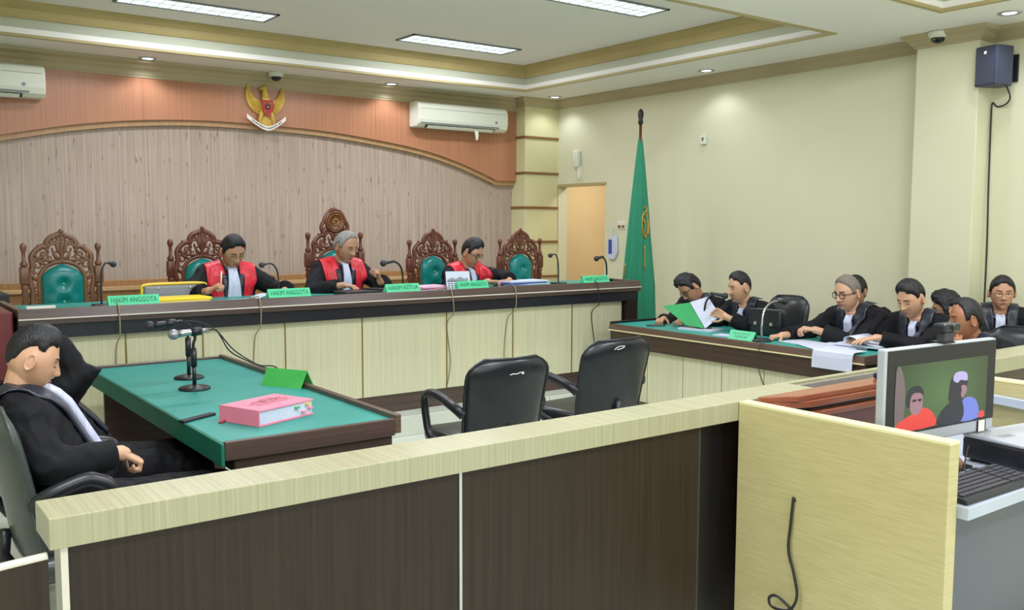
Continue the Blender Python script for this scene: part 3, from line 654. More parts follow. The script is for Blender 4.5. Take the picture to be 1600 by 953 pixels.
# bench top objects
t = thing('file_tray', 'smoky file box with yellow rim on the bench, behind the yellow folder', 'file tray', (1.93, 6.62, DT))
bm = NB(); rbox(bm, -.21, .21, -.01, .01, .0, .115, .02, 3); obj('panel', bm, 'smoke_plastic', t)
bm = NB(); tube(bm, smooth_path([(-.22, 0, .0), (-.22, 0, .08), (-.2, 0, .115), (0, 0, .12), (.2, 0, .115), (.22, 0, .08), (.22, 0, 0)], 5), .011, 8); obj('rim', bm, 'yellow_rim', t, True)
for s in (-.11, .11): bm = NB(); ellip(bm, (s, -.012, .09), (.008, .004, .008)); obj('rivet', bm, 'chrome', t)
t = thing('document_folder', 'bright yellow plastic document folder lying on the bench', 'folder', (1.86, 6.34, DT), R(3))
bm = NB(); rbox(bm, -.19, .20, -.11, .12, 0, .022, .006, 2); obj('cover', bm, 'yellow_plastic', t)
bm = NB(); rbox(bm, -.18, .21, -.1, .13, .026, .046, .006, 2); obj('cover', bm, 'yellow_plastic', t)
bm = NB(); box(bm, -.17, .19, -.095, .11, .022, .027); obj('paper_block', bm, 'paper', t)
def sheet(name, x, y, z, w, d, rz, label, m='paper', th=.003, curl=0, cat='paper', group=None):
    bm = NB(); n = 8; A = []
    for i in range(n+1):
        u = -w/2+w*i/n; zz = curl*max(0, (i/n-.5)*2)**2
        A.append([bm.verts.new((u, -d/2, zz)), bm.verts.new((u, d/2, zz)), bm.verts.new((u, d/2, zz+th)), bm.verts.new((u, -d/2, zz+th))])
    for a, b in zip(A, A[1:]):
        for j in range(4): bm.faces.new([a[j], a[(j+1) % 4], b[(j+1) % 4], b[j]])
    bm.faces.new(A[0]); bm.faces.new(A[-1][::-1])
    o = obj(name, bm, m, None, loc=(x, y, z)); o.rotation_euler = (0, 0, rz); return tag(o, label, cat, group)
sheet('paper_sheet', 2.28, 6.27, DT+.001, .34, .22, R(6), 'white papers under the hand of the judge with the pen', th=.008)
t = thing('open_book', 'open white booklet with dark blue cover before the judge with the pen', 'book', (2.50, 6.25, DT), R(-4))
bm = NB(); box(bm, -.13, .13, -.09, .09, 0, .012); obj('cover', bm, 'navy', t)
bm = NB(); tube(bm, smooth_path([(-.13, 0, .02), (-.06, 0, .045), (0, 0, .03), (.06, 0, .035), (.125, 0, .016)], 4), .085, 4, flat=.1); obj('pages', bm, 'paper', t)
sheet('paper_strip', 1.0, 6.16, BZ-.04, .16, .05, 0, 'white paper strip on the left end of the bench', 'paper_cream', th=.05)
t = thing('tablet_case', 'black folding case lying before the chief judge', 'case', (3.30, 6.42, DT), R(4))
bm = NB(); rbox(bm, -.2, .1, -.10, .10, 0, .03, .008); obj('case_body', bm, 'black_plastic', t)
bm = NB(); rbox(bm, .1, .26, -.09, .09, 0, .022, .006); obj('case_flap', bm, 'black_leather', t)
t = thing('phone', 'phone lying screen up beside the black case, in front of the chief judge', 'phone', (3.40, 6.42, DT+.031), R(30))
bm = NB(); rbox(bm, -.04, .04, -.08, .08, 0, .009, .004, 2); obj('phone_body', bm, 'black_plastic', t); bm = NB(); box(bm, -.035, .035, -.07, .07, .009, .010); obj('screen', bm, 'dark_grey', t)
for k, (x, y, w_, m_, th, rz) in enumerate([(3.90, 6.42, .30, 'paper', .016, 4), (3.92, 6.43, .31, 'pink', .012, -5), (3.90, 6.42, .28, 'pink_pale', .012, 6)]):
    sheet('case_file', x, y, DT+.0005+[0, .0165, .029][k], w_, .22, R(rz), ['pale case file at the bottom of the small stack left of the calendar', 'pink case file in the middle of the stack left of the calendar', 'pale pink case file on top of the stack left of the calendar'][k], m_, th, 0, 'file', 'case files left of the calendar')
t = thing('tent_calendar', 'white tent calendar with black side standing on the bench', 'calendar', (4.10, 6.30, DT), R(-20))
bm = NB(); prism(bm, [(-.07, 0), (-.066, 0), (.0, .155), (-.003, .158)], 'x', -.10, .10); obj('front_page', bm, 'paper', t)
bm = NB(); prism(bm, [(.07, 0), (.066, 0), (-.003, .155), (.0, .159)], 'x', -.10, .10); prism(bm, [(-.06, .0), (.06, .0), (0, .15)], 'x', -.098, -.094); obj('backing', bm, 'navy', t)
mm = M.Translation((0, -.0715, 0)) @ M.Rotation(-math.atan(.0685/.157), 4, 'X')
bm = NB()
for j in range(3):
    for i in range(7): box(bm, -.085+i*.024, -.085+i*.024+.014, -.0005, .0012, .025+j*.018, .034+j*.018)
box(bm, -.09, .08, -.0005, .0012, .082, .092)
bmesh.ops.transform(bm, matrix=mm, verts=bm.verts); obj('date_grid', bm, 'dark_grey', t)
bm = NB(); prism(bm, [(-.088, .10), (-.05, .118), (-.02, .104), (.02, .125), (.05, .107), (.085, .115), (.085, .096), (-.088, .096)], 'y', -.0005, .0012); bmesh.ops.transform(bm, matrix=mm, verts=bm.verts); obj('picture', bm, 'smoke_plastic', t)
for k, (m_, th, rz, dx) in enumerate([('blue', .014, 2, 0), ('paper', .010, -3, .01), ('blue', .012, 4, -.01), ('paper', .012, 0, .015)]):
    sheet('case_file', 4.87+dx, 6.45, DT+.0005+[0, .0145, .025, .0375][k], .42, .22, R(rz), ['blue case file at the bottom of the pile before the right carved chair', 'white case file second from the bottom of the blue pile', 'blue case file second from the top of the pile before the right carved chair', 'white case file on top of the blue pile'][k], m_, th, 0, 'file', 'blue and white case files on the bench')

# flag
t = thing('green_flag', 'tall furled green court flag with gold emblem on a black pole in the corner', 'flag', (6.52, 6.68, .15))
bm = NB(); lathe(bm, [(.16, 0), (.16, .03), (.05, .07), (.02, .1)], 24); obj('base', bm, 'carved_wood', t, True)
bm = NB(); tube(bm, [(0, 0, .08), (0, 0, 2.45)], .014, 10); obj('pole', bm, 'carved_wood', t, True)
bm = NB(); lathe(bm, [(.012, 2.42), (.028, 2.45), (.02, 2.48), (.03, 2.52), (.026, 2.56), (.006, 2.585)], 14); obj('finial', bm, 'paint_black', t, True)
bm = NB(); rings = []; NZ = 50; NA = 72
rad = _rt.xy.normalized()
for j in range(NZ+1):
    z = 2.30-(2.30-.42)*j/NZ; tt = j/NZ; rw = .018+.155*tt**.85 if tt < .78 else .018+.155*(.78**.85)+.01*(tt-.78)
    ring = []
    for i in range(NA):
        a = 2*pi*i/NA; f = 1+(.10+.14*tt)*sin(a*8+tt*2.2)*.8+.06*sin(a*3-tt*3)
        ex, ey = rw*f*cos(a), rw*.55*f*sin(a)
        sh = .015*tt
        ring.append(bm.verts.new((ex*rad.x-ey*rad.y+sh, ex*rad.y+ey*rad.x, z)))
    rings.append(ring)
for a, b in zip(rings, rings[1:]):
    for k in range(NA): bm.faces.new([a[k], a[(k+1) % NA], b[(k+1) % NA], b[k]])
bm.faces.new(rings[0]); bm.faces.new(rings[-1])
cl = obj('cloth', bm, 'flag_green', t, True)
tr = BVHTree.FromPolygons([v.co for v in cl.data.vertices], [p.vertices for p in cl.data.polygons])
bm = NB(); vd = V((_f.x, _f.y, 0)).normalized()
def onflag(u, z, o=.004):
    h = tr.ray_cast(V((rad.x*u, rad.y*u, z))-vd*.6, vd); p = h[0] if h[0] is not None else V((rad.x*u, rad.y*u, z)); return p-vd*o
for seg in ([(.05+.03*cos(a*pi/6), 1.44+.13*sin(a*pi/6)) for a in range(-3, 10)], [(.03, 1.6), (.05, 1.62), (.07, 1.6), (.06, 1.55)], [(.04, 1.5), (.06, 1.42), (.045, 1.36), (.065, 1.30)], [(.05, 1.24), (.055, 1.1), (.05, 1.0)], [(.075, 1.5), (.09, 1.42), (.08, 1.33)], [(.035, 1.56), (.06, 1.52), (.08, 1.55)], [(.03, 1.47), (.05, 1.47), (.07, 1.46)]):
    pts = [onflag(u, z) for u, z in seg]; tube(bm, smooth_path(pts, 3), .006, 6)
obj('gold_embroidery', bm, 'brass', t, True)
bm = NB(); pts = [onflag(-.135-.002*k, 1.05-.02*k, .0) for k in range(8)]; tube(bm, pts, .007, 6); obj('fringe', bm, 'brass', t, True)

# =====================================================================
#  GREEN TABLE, RIGHT DESK
# =====================================================================
TX0, TX1, TY0, TY1 = 1.178, 1.957, 3.456, 5.72
t = thing('registrar_table', 'long green-clothed table with brown rim in the middle of the floor', 'table', (0, 0, 0))
obj('cloth_top', B(TX0+.002, TX1-.03, TY0+.02, TY1-.03, .735, .75), 'green_cloth', t)
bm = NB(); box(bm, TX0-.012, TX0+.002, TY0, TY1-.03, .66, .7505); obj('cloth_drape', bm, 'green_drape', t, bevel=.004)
obj('table_board', B(TX0+.004, TX1-.004, TY0+.02, TY1-.01, .70, .734), 'wenge_y', t)
bm = NB(); box(bm, TX1-.03, TX1, TY0, TY1, .69, .772); obj('rim', bm, 'wenge_y', t, bevel=.003)
bm = NB(); box(bm, TX0, TX1-.03, TY1-.03, TY1, .69, .765); obj('rim', bm, 'wenge_long', t, bevel=.003)
bm = NB(); box(bm, TX0+.003, TX1-.03, TY0, TY0+.02, .682, .757); obj('rim', bm, 'wenge_long', t, bevel=.003)
obj('end_panel', B(TX0+.05, TX1-.03, TY0+.03, TY0+.055, .02, .70), 'wenge_long', t)
obj('end_panel', B(TX0+.05, TX1-.03, TY1-.08, TY1-.055, .02, .70), 'wenge_long', t)
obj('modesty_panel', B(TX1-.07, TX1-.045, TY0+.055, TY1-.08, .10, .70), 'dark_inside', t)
DX, DX1, DY0, DY1 = 5.32, 6.0, 3.37, 5.79
t = thing('lawyers_desk', 'green-topped desk with brown edge and cream panels along the right wall', 'desk', (0, 0, 0))
obj('cloth_top', B(DX+.012, DX1-.01, DY0+.012, DY1-.03, .737, .75), 'green_cloth', t)
obj('desk_board', B(DX+.03, DX1, DY0+.01, DY1-.01, .70, .736), 'wenge_y', t)
bm = NB(); prism(bm, [(DX+.012, .751), (DX, .748), (DX-.012, .705), (DX+.03, .70), (DX+.03, .736), (DX+.012, .74)], 'y', DY0, DY1); obj('front_rim', bm, 'wenge_y', t)
obj('ledge_strip', B(DX-.018, DX+.03, DY0, DY1, .695, .704), 'edge_band', t)
obj('fascia', B(DX+.01, DX+.04, DY0, DY1, .56, .696), 'wenge_side', t)
bm = NB(); box(bm, DX, DX1, DY1-.03, DY1, .69, .768); obj('end_rim', bm, 'paint_black', t, bevel=.003)
bm = NB(); box(bm, DX, DX1, DY0-.008, DY0+.012, .69, .752); obj('end_rim', bm, 'wenge_long', t, bevel=.003)
for a in range(6): obj('front_panel', B(DX+.055, DX+.08, DY0+.05+a*.394, DY0+.05+a*.394+.386, .12, .565), 'cream_laminate', t, bevel=.002)
obj('divider', B(DX+.06, DX+.078, DY0+.05, DY1-.05, .12, .56), 'gold_line', t)
obj('end_panel', B(DX+.03, DX1-.02, DY0+.02, DY0+.05, .0, .70), 'wenge', t)
obj('end_panel', B(DX+.03, DX1-.02, DY1-.06, DY1-.03, .0, .70), 'wenge', t)
obj('plinth', B(DX+.07, DX+.09, DY0+.05, DY1-.05, 0, .12), 'wenge_y', t)

# items on the green table
def desk_mic(x, y, z, yaw, label, silver=False, H=.27, off=-.08):
    # round base, clutch stand, clip and handheld mic pointing along yaw
    t = thing('desk_microphone', label, 'microphone', (x, y, z), yaw)
    bm = NB(); lathe(bm, [(.078, 0), (.08, .006), (.07, .014), (.03, .022), (.014, .026)], 32); obj('base', bm, 'black_plastic', t, True)
    bm = NB(); tube(bm, [(0, 0, .02), (0, 0, H*.55)], .010, 10); tube(bm, [(0, 0, H*.5), (0, 0, H*.9)], .0155, 10)
    tube(bm, smooth_path([(0, 0, H*.9), (0, 0, H), (-.01, 0, H+.03), (.0, 0, H+.05)], 4), .008, 8); obj('stand', bm, 'black_plastic', t, True)
    bm = NB(); box(bm, -.008, .008, -.002, .002, H*.36, H*.5); obj('band', bm, 'white_frame', t).location = (.0, -.0085, 0)
    d = V((1, 0, -.06)).normalized(); p = V((off, 0, H+.065))
    bm = NB(); tube(bm, [p, p+d*.06, p+d*.13, p+d*.155], [.012, .014, .018, .02], 12); obj('microphone_body', bm, 'chrome' if silver else 'black_plastic', t, True)
    bm = NB(); tube(bm, [p+d*.04, p+d*.09], .022, 10); obj('clip', bm, 'black_plastic', t, True)
    bm = NB(); ellip(bm, p+d*.18, (.028, .027, .027)); obj('grille', bm, 'mic_silver' if silver else 'mic_head', t, True)
    return t
desk_mic(1.46, 4.71, .75, R(183), 'desk microphone with silver grille on the green table, nearer the pink book', True, .235)
desk_mic(1.54, 5.06, .75, R(188), 'desk microphone with black grille on the green table, nearer the bench', False, .25, .03)
hang([(1.54, 4.715, 1.048), (1.60, 4.78, 1.04), (1.67, 4.9, .98), (1.76, 5.0, .88), (1.9, 4.95, .80), (1.98, 4.85, .775), (2.02, 4.7, .74)], 'black microphone cable sagging from the nearer desk microphone over the table rim')
hang([(1.512, 5.056, 1.062), (1.60, 5.1, 1.055), (1.74, 5.2, .99), (1.86, 5.25, .86), (1.945, 5.1, .785), (1.99, 4.9, .778), (2.0, 4.75, .6), (2.02, 4.7, .01)], 'black microphone cable running from the farther desk microphone down the table side')
t = thing('case_book', 'thick pink-covered case file with coloured index tabs on the green table', 'book', (1.50, 3.83, .75), R(22))
bm = NB(); box(bm, -.155, .155, -.115, .115, .006, .064); obj('pages', bm, 'paper', t, bevel=.002)
bm = NB(); box(bm, -.16, .16, -.12, .12, .064, .069); box(bm, -.16, .16, -.12, .12, .001, .006); box(bm, -.162, -.156, -.12, .12, .001, .069); obj('cover', bm, 'pink', t)
bm = NB(); box(bm, -.06, .11, .03, .04, .0692, .0698); box(bm, -.1, .12, -.0, .008, .0692, .0698); box(bm, -.09, .1, -.03, -.024, .0692, .0698); tube(bm, [V((.03+.045*cos(a*pi/8), .03+.03*sin(a*pi/8), .0695)) for a in range(16)], .0012, 4, True); obj('cover_print', bm, 'maroon', t)
for k, (x, z, m_) in enumerate([(.06, .045, 'leaf_green'), (.10, .02, 'pink'), (.125, .05, 'yellow_rim'), (.14, .03, 'pink')]): bm = NB(); box(bm, x-.012, x+.012, -.128, -.112, z, z+.006); obj('index_tab', bm, m_, t)
t = thing('tent_card', 'folded green tent card near the far rim of the green table', 'sign', (1.885, 4.53, .75), R(118))
bm = NB(); prism(bm, [(-.055, 0), (-.051, 0), (.002, .085), (-.002, .088)], 'x', -.13, .13); obj('front_leaf', bm, 'leaf_green', t)
bm = NB(); prism(bm, [(.055, 0), (.051, 0), (-.002, .085), (.002, .088)], 'x', -.13, .13); obj('rear_leaf', bm, 'leaf_green', t)
bm = NB(); rbox(bm, -.11, .08, -.018, .018, 0, .012, .004, 2); o = obj('spectacle_case', bm, 'black_plastic', None, loc=(1.255, 3.985, .75)); o.rotation_euler = (0, 0, R(28)); tag(o, 'flat black case lying at the table edge left of the pink case file', 'case')
bm = NB(); tube(bm, [(-.06, 0, .005), (.06, 0, .005)], .005, 8); o = obj('pen', bm, 'paint_red', None, True, loc=(1.335, 3.86, .75)); o.rotation_euler = (0, 0, R(35)); tag(o, 'red pen lying between the black case and the pink case file', 'pen')
# items on the right desk
RZ = .75
gooseneck(5.62, 5.0, RZ, 5.72, 4.90, 1.03, 'black microphone on gooseneck stand in front of the speaking lawyer', 'round', big=True)
gooseneck(5.42, 4.27, RZ, 5.74, 4.33, 1.02, 'black microphone on pale gooseneck in front of the black briefcase', 'round', big=True, neck='chrome')
t = thing('tent_card', 'pale green tent sign at the front edge of the lawyers desk', 'sign', (5.385, 4.41, RZ), R(90))
bm = NB(); prism(bm, [(-.035, 0), (-.032, 0), (.002, .062), (-.002, .064)], 'x', -.115, .115); bmesh.ops.rotate(bm, matrix=M.Rotation(pi, 3, 'Z'), verts=bm.verts); obj('front_leaf', bm, 'mint', t)
bm = NB(); prism(bm, [(.035, 0), (.032, 0), (-.002, .062), (.002, .064)], 'x', -.115, .115); bmesh.ops.rotate(bm, matrix=M.Rotation(pi, 3, 'Z'), verts=bm.verts); obj('rear_leaf', bm, 'leaf_green', t)
for s_, zz in (('PENASIHAT', .043), ('HUKUM', .02)):
    me = text_mesh(s_, .026, .0005); me.transform(M.Translation((0, .035-.55*zz+.0012, zz)) @ M.Rotation(pi, 4, 'Z') @ M.Rotation(R(61), 4, 'X') @ M.Diagonal((1.25, 1, 1, 1))); obj('lettering', me, 'mint_dark', t)
t = thing('briefcase', 'black leather briefcase standing on the lawyers desk', 'briefcase', (5.72, 4.45, RZ), R(94))
bm = NB(); rbox(bm, -.135, .135, -.05, .05, 0, .205, .03, 3); obj('body', bm, 'black_leather', t, True)
bm = NB(); rbox(bm, -.13, .13, .046, .06, .08, .207, .006, 2); obj('flap', bm, 'black_leather', t)
for s in (-.07, .07): bm = NB(); box(bm, s-.012, s+.012, .058, .068, .085, .11); obj('clasp', bm, 'chrome', t)
sheet('case_file', 5.60, 5.02, RZ, .30, .2, R(100), 'white document on the lawyers desk under the green folder', 'paper', .014)
sheet('paper_sheet', 5.46, 4.62, RZ, .20, .12, R(95), 'small white sheet on the desk in front of the speaking lawyer', 'paper', .006)
t = thing('phone', 'dark phone lying at the far left end of the lawyers desk', 'phone', (5.50, 5.42, RZ), R(60))
bm = NB(); rbox(bm, -.036, .036, -.075, .075, 0, .009, .004, 2); obj('phone_body', bm, 'black_plastic', t)
for k, (x, y, w_, d_, rz, cu) in enumerate([(5.60, 4.02, .32, .24, 80, 0), (5.52, 3.80, .30, .3, 60, 0), (5.68, 3.72, .34, .24, 100, 0), (5.80, 3.52, .34, .22, 95, 0)]):
    sheet('paper_sheet', x, y, RZ+.0005+k*.0035, w_, d_, R(rz), ['loose white papers under the hands of the grey-haired lawyer', 'white papers before the grey-haired lawyer, nearer the desk edge', 'white papers between the grey-haired lawyer and the man beside him', 'white papers at the near end of the lawyers desk'][k], 'paper', .003, cu)
# paper hanging over the desk edge
bm = NB(); A = []
for (x, z) in [(5.46, .7665), (5.36, .7665), (5.31, .7645), (5.298, .752), (5.292, .72), (5.288, .64)]:
    A.append([bm.verts.new((x, 3.44, z)), bm.verts.new((x, 3.745, z)), bm.verts.new((x-.002, 3.745, z+.002)), bm.verts.new((x-.002, 3.44, z+.002))])
for a, b in zip(A, A[1:]):
    for j in range(4): bm.faces.new([a[j], a[(j+1) % 4], b[(j+1) % 4], b[j]])
bm.faces.new(A[0]); bm.faces.new(A[-1][::-1])
tag(obj('paper_sheet', bm, 'paper'), 'white sheet hanging over the front edge of the lawyers desk', 'paper')
hang([(5.44, 4.24, .775), (5.36, 4.2, .762), (5.31, 4.19, .755), (5.285, 4.185, .70), (5.29, 4.18, .55), (5.36, 4.16, .35), (5.37, 4.14, .015)], 'grey cable hanging from the pale gooseneck microphone down the lawyers desk front', 'dark_grey')
# curled document being turned
t = thing('open_document', 'thick white document with a curled page under the reaching hand', 'document', (5.72, 3.62, RZ+.016), R(95))
bm = NB(); box(bm, -.17, .17, -.13, .13, 0, .012); obj('pages', bm, 'paper', t)
bm = NB(); A = []
for k in range(15):
    a = -pi*.1+k*pi*1.25/14; A.append((.02-.055*sin(a)*1.0+.13*max(0, (k-9)/5), .045-.040*cos(a)))
A = [(-.16, .014), (-.09, .018), (-.03, .034), (.02, .058), (.06, .066), (.09, .056), (.098, .04), (.088, .028)]
sp = smooth_path([(a, 0, b) for a, b in A], 4); R_ = []
for p in sp: R_.append([bm.verts.new((p.x, -.125, p.z)), bm.verts.new((p.x, .125, p.z)), bm.verts.new((p.x, .125, p.z+.0025)), bm.verts.new((p.x, -.125, p.z+.0025))])
for a, b in zip(R_, R_[1:]):
    for j in range(4): bm.faces.new([a[j], a[(j+1) % 4], b[(j+1) % 4], b[j]])
bm.faces.new(R_[0]); bm.faces.new(R_[-1][::-1]); obj('curled_page', bm, 'paper', t, True)

# =====================================================================
#  RAIL PARTITION AND FOREGROUND DESK
# =====================================================================
RY, RZT, RZB = 2.309, .914, .838
t = thing('bar_partition', 'long cream-topped courtroom rail with dark wood panels across the foreground', 'partition', (0, 0, 0))
obj('top_rail', B(.372, 3.30, RY, 2.485, RZB, RZT), 'rail_laminate', t, bevel=.003)
obj('top_rail', B(4.13, 6.2, RY-.03, 2.46, RZB, RZT), 'rail_laminate', t, bevel=.003)
obj('top_rail', B(3.30, 4.13, 2.455, 2.485, RZB, RZT), 'rail_laminate', t, bevel=.003)
obj('panel', B(.415, 1.528, RY+.035, RY+.06, 0, RZB), 'wenge', t)
obj('panel', B(1.538, 2.62, RY+.035, RY+.06, 0, RZB), 'wenge', t)
obj('panel_edge', B(.398, .414, RY+.02, RY+.10, 0, RZB), 'white_trim', t)
obj('joint_strip', B(1.528, 1.538, RY+.03, RY+.06, 0, RZB), 'chrome', t)
obj('joint_strip', B(2.62, 2.63, RY+.035, RY+.06, 0, RZB), 'dark_grey', t)
obj('recess_panel', B(2.63, 2.80, RY+.085, RY+.105, 0, RZB), 'paint_black', t)
obj('back_panel', B(.415, 6.2, 2.42, 2.44, 0, RZB), 'wenge', t)
obj('inner_panel', B(3.30, 4.13, 2.442, 2.455, .5, .90), 'grey_laminate', t)
obj('panel', B(4.13, 6.2, RY+.02, RY+.05, 0, RZB), 'wenge_side', t)
t = thing('swing_gate', 'low dark wood gate with pale curved top left of the courtroom rail', 'gate', (0, 0, 0))
obj('gate_panel', B(-.55, .372, 2.335, 2.365, .04, .815), 'wenge', t)
bm = NB(); tube(bm, smooth_path([(-.55, 2.345, .802), (.0, 2.345, .802), (.2, 2.345, .806), (.30, 2.345, .812), (.372, 2.345, .816)], 6), .012, 10, flat=.8); obj('top_trim', bm, 'white_trim', t, True)
bm = NB(); box(bm, .374, .384, 2.34, 2.36, .60, .64); obj('hinge', bm, 'edge_band', t)
# booth
t = thing('operator_booth', 'cream laminate booth side panels around the operator desk in the right foreground', 'booth', (0, 0, 0))
obj('side_panel', B(2.803, 2.862, 1.467, RY-.002, 0, .905), 'yellow_laminate', t, bevel=.002)
obj('edge_strip', B(2.803, 2.862, 1.467, RY-.002, .905, .914), 'edge_band', t)
obj('side_panel', B(4.15, 4.21, 1.50, RY-.035, 0, .905), 'yellow_laminate', t, bevel=.002)
obj('edge_strip', B(4.148, 4.212, 1.498, RY-.035, .905, .914), 'edge_band', t)
bm = NB(); prism(bm, [(1.50, .83), (2.22, .855), (2.22, .825), (1.50, .79)], 'x', 4.10, 4.148); obj('cable_tray', bm, 'desk_white', t)
bm = NB(); ellip(bm, (2.80, 2.04, .59), (.004, .009, .009)); obj('cable_hole', bm, 'paint_black', t)
t = thing('operator_desk', 'white-topped grey computer desk inside the booth at right', 'desk', (0, 0, 0))
obj('desktop', B(2.864, 4.148, 1.43, 2.27, .66, .70), 'desk_white', t, bevel=.002)
obj('front_panel', B(2.864, 4.148, 1.50, 1.52, 0, .66), 'desk_blue_grey', t)
hang([(2.797, 2.04, .60), (2.792, 2.045, .50), (2.79, 2.05, .40), (2.785, 2.02, .32), (2.78, 2.0, .24), (2.775, 2.03, .18), (2.77, 2.10, .17), (2.77, 2.115, .20), (2.775, 2.08, .215), (2.78, 2.0, .17), (2.78, 1.93, .10), (2.785, 1.85, .012)], 'black cable looping out of a hole in the yellow booth panel', 'cable_black', .0055)
# wooden box behind monitor
t = thing('wooden_lectern_top', 'glossy orange-brown wooden box with layered lid behind the monitor', 'box', (0, 0, 0))
def slab(pts, a, b, m, nm, bev=.003): bm = NB(); prism(bm, pts, 'z', a, b); return obj(nm, bm, m, t, bevel=bev)
slab([(2.868, 2.262), (3.01, 2.185), (4.08, 2.165), (4.08, 2.27), (2.868, 2.27)], .907, .93, 'orange_wood', 'lid')
slab([(2.868, 2.25), (3.07, 2.172), (4.08, 2.15), (4.08, 2.268), (2.868, 2.268)], .88, .9065, 'orange_wood', 'lid_board')
slab([(2.88, 2.25), (3.10, 2.19), (4.07, 2.17), (4.07, 2.26), (2.88, 2.26)], .862, .8795, 'paint_black', 'gap')
slab([(2.87, 2.25), (3.13, 2.165), (4.08, 2.145), (4.08, 2.268), (2.87, 2.268)], .838, .8615, 'orange_wood', 'lower_board')
slab([(2.88, 2.25), (3.15, 2.18), (4.07, 2.16), (4.07, 2.26), (2.88, 2.26)], .702, .8375, 'red_wood', 'body')
bm = NB(); rbox(bm, -.10, .12, -.03, .03, 0, .028, .012); o = obj('eyeglass_pouch', bm, 'navy', None, True, loc=(3.72, 2.225, .9305)); tag(o, 'dark blue pouch lying on the orange wooden box', 'pouch')
# monitor
t = thing('computer_monitor', 'silver-framed monitor showing a video call of two seated people', 'monitor', (3.24, 1.735, .70), R(-4.5))
MW, MZ0, MZ1 = .335, .115, .468
bm = NB(); rbox(bm, -MW, MW, 0, .035, MZ0, MZ1, .006, 2); obj('casing', bm, 'silver_plastic', t)
bm = NB(); box(bm, -MW+.012, MW-.006, -.003, .001, MZ0+.045, MZ1-.006); obj('bezel', bm, 'cable_black', t)
scr = bpy.data.materials.new('screen_picture'); scr.use_nodes = True; nt = scr.node_tree; b_ = nt.nodes['Principled BSDF']
tc = nt.nodes.new('ShaderNodeTexCoord'); gr = nt.nodes.new('ShaderNodeTexGradient'); gr.gradient_type = 'SPHERICAL'; mp = nt.nodes.new('ShaderNodeMapping')
mp.inputs['Location'].default_value = (-.02, 0, -1.05); mp.inputs['Scale'].default_value = (2.6, 1, 3.6)
cr = nt.nodes.new('ShaderNodeValToRGB'); cr.color_ramp.elements[0].color = srgb(40, 58, 40); cr.color_ramp.elements[1].color = srgb(98, 136, 84)
nt.links.new(tc.outputs['Object'], mp.inputs[0]); nt.links.new(mp.outputs[0], gr.inputs[0]); nt.links.new(gr.outputs[0], cr.inputs[0]); nt.links.new(cr.outputs[0], b_.inputs['Emission Color']); b_.inputs['Emission Strength'].default_value = .5; b_.inputs['Base Color'].default_value = (.01, .01, .01, 1); b_.inputs['Roughness'].default_value = .25
MT['screen_picture'] = scr
def em(k, c, e=.36): m = mat(k, c, .3, emit=e); m.node_tree.nodes['Principled BSDF'].inputs['Base Color'].default_value = (.01, .01, .01, 1); MT[k] = m
for k, c in {'s_red': (186, 52, 48), 's_skin': (128, 96, 108), 's_dark': (28, 26, 42), 's_blue': (92, 104, 176), 's_cap': (150, 140, 180), 's_grey': (92, 80, 84)}.items(): em(k, c)
SX0, SX1, SZ0, SZ1 = -.28, .275, MZ0+.055, MZ1-.062
pic = obj('screen', B(SX0, SX1, -.0045, -.0032, SZ0, SZ1), 'screen_picture', t)
def flatp(pts, m, nm, d): bm = NB(); prism(bm, [(SX0+(SX1-SX0)*a, SZ0+(SZ1-SZ0)*b*(1 if nm == 'screen_wall' else .8)) for a, b in [tuple(p)[:2] for p in smooth_path([(x, y, 0) for x, y in pts], 3, True)]], 'y', -.0046-d*.0002, -.0045-(d-1)*.0002); return obj(nm, bm, m, pic)
flatp([(0.005, .01), (.005, .93), (.06, .93), (.10, .6), (.08, .01)], 's_grey', 'screen_wall', 1)
flatp([(.03, .01), (.03, .16), (.10, .24), (.17, .30), (.27, .40), (.36, .34), (.42, .2), (.42, .01)], 's_red', 'screen_shirt', 2)
flatp([(.18, .31), (.15, .42), (.155, .60), (.19, .72), (.25, .72), (.28, .62), (.285, .45), (.265, .34), (.23, .28)], 's_skin', 'screen_face', 3)
flatp([(.15, .42), (.115, .5), (.115, .68), (.15, .80), (.21, .84), (.27, .79), (.295, .66), (.28, .66), (.24, .70), (.18, .69), (.155, .58)], 's_dark', 'screen_hair', 4)
for gx in (.195, .252): flatp([(gx-.02, .56), (gx-.018, .58), (gx+.018, .58), (gx+.02, .55), (gx+.015, .535), (gx-.015, .535)], 's_dark', 'screen_glasses', 5)
flatp([(.45, .01), (.47, .2), (.52, .32), (.6, .42), (.72, .40), (.72, .01)], 's_dark', 'screen_shadow', 3)
flatp([(.68, .01), (.69, .3), (.74, .45), (.84, .44), (.9, .3), (.91, .01)], 's_blue', 'screen_jacket', 2)
flatp([(.575, .42), (.57, .65), (.585, .85), (.64, .97), (.74, .97), (.775, .85), (.765, .65), (.75, .50), (.7, .38)], 's_dark', 'screen_head', 4)
flatp([(.61, .84), (.62, .96), (.68, 1.0), (.75, .965), (.772, .86), (.76, .80), (.69, .83), (.66, .78)], 's_cap', 'screen_cap', 5)
flatp([(.70, .70), (.735, .72), (.765, .66), (.755, .55), (.72, .46), (.70, .55), (.71, .62)], 's_skin', 'screen_face', 6)
flatp([(.91, .02), (.92, .12), (.97, .14), (.985, .06), (.97, .0)], 's_red', 'screen_sleeve', 2)
bm = NB(); box(bm, -.05, .05, .035, .06, .10, .3); rbox(bm, -.12, .12, -.06, .14, .0, .014, .005, 2); box(bm, -.035, .035, .03, .055, .01, .14); obj('stand', bm, 'black_plastic', t)
bm = NB(); box(bm, .235, .275, -.004, .0, MZ0+.0, MZ0+.042); obj('energy_label', bm, 'paper_cream', t)
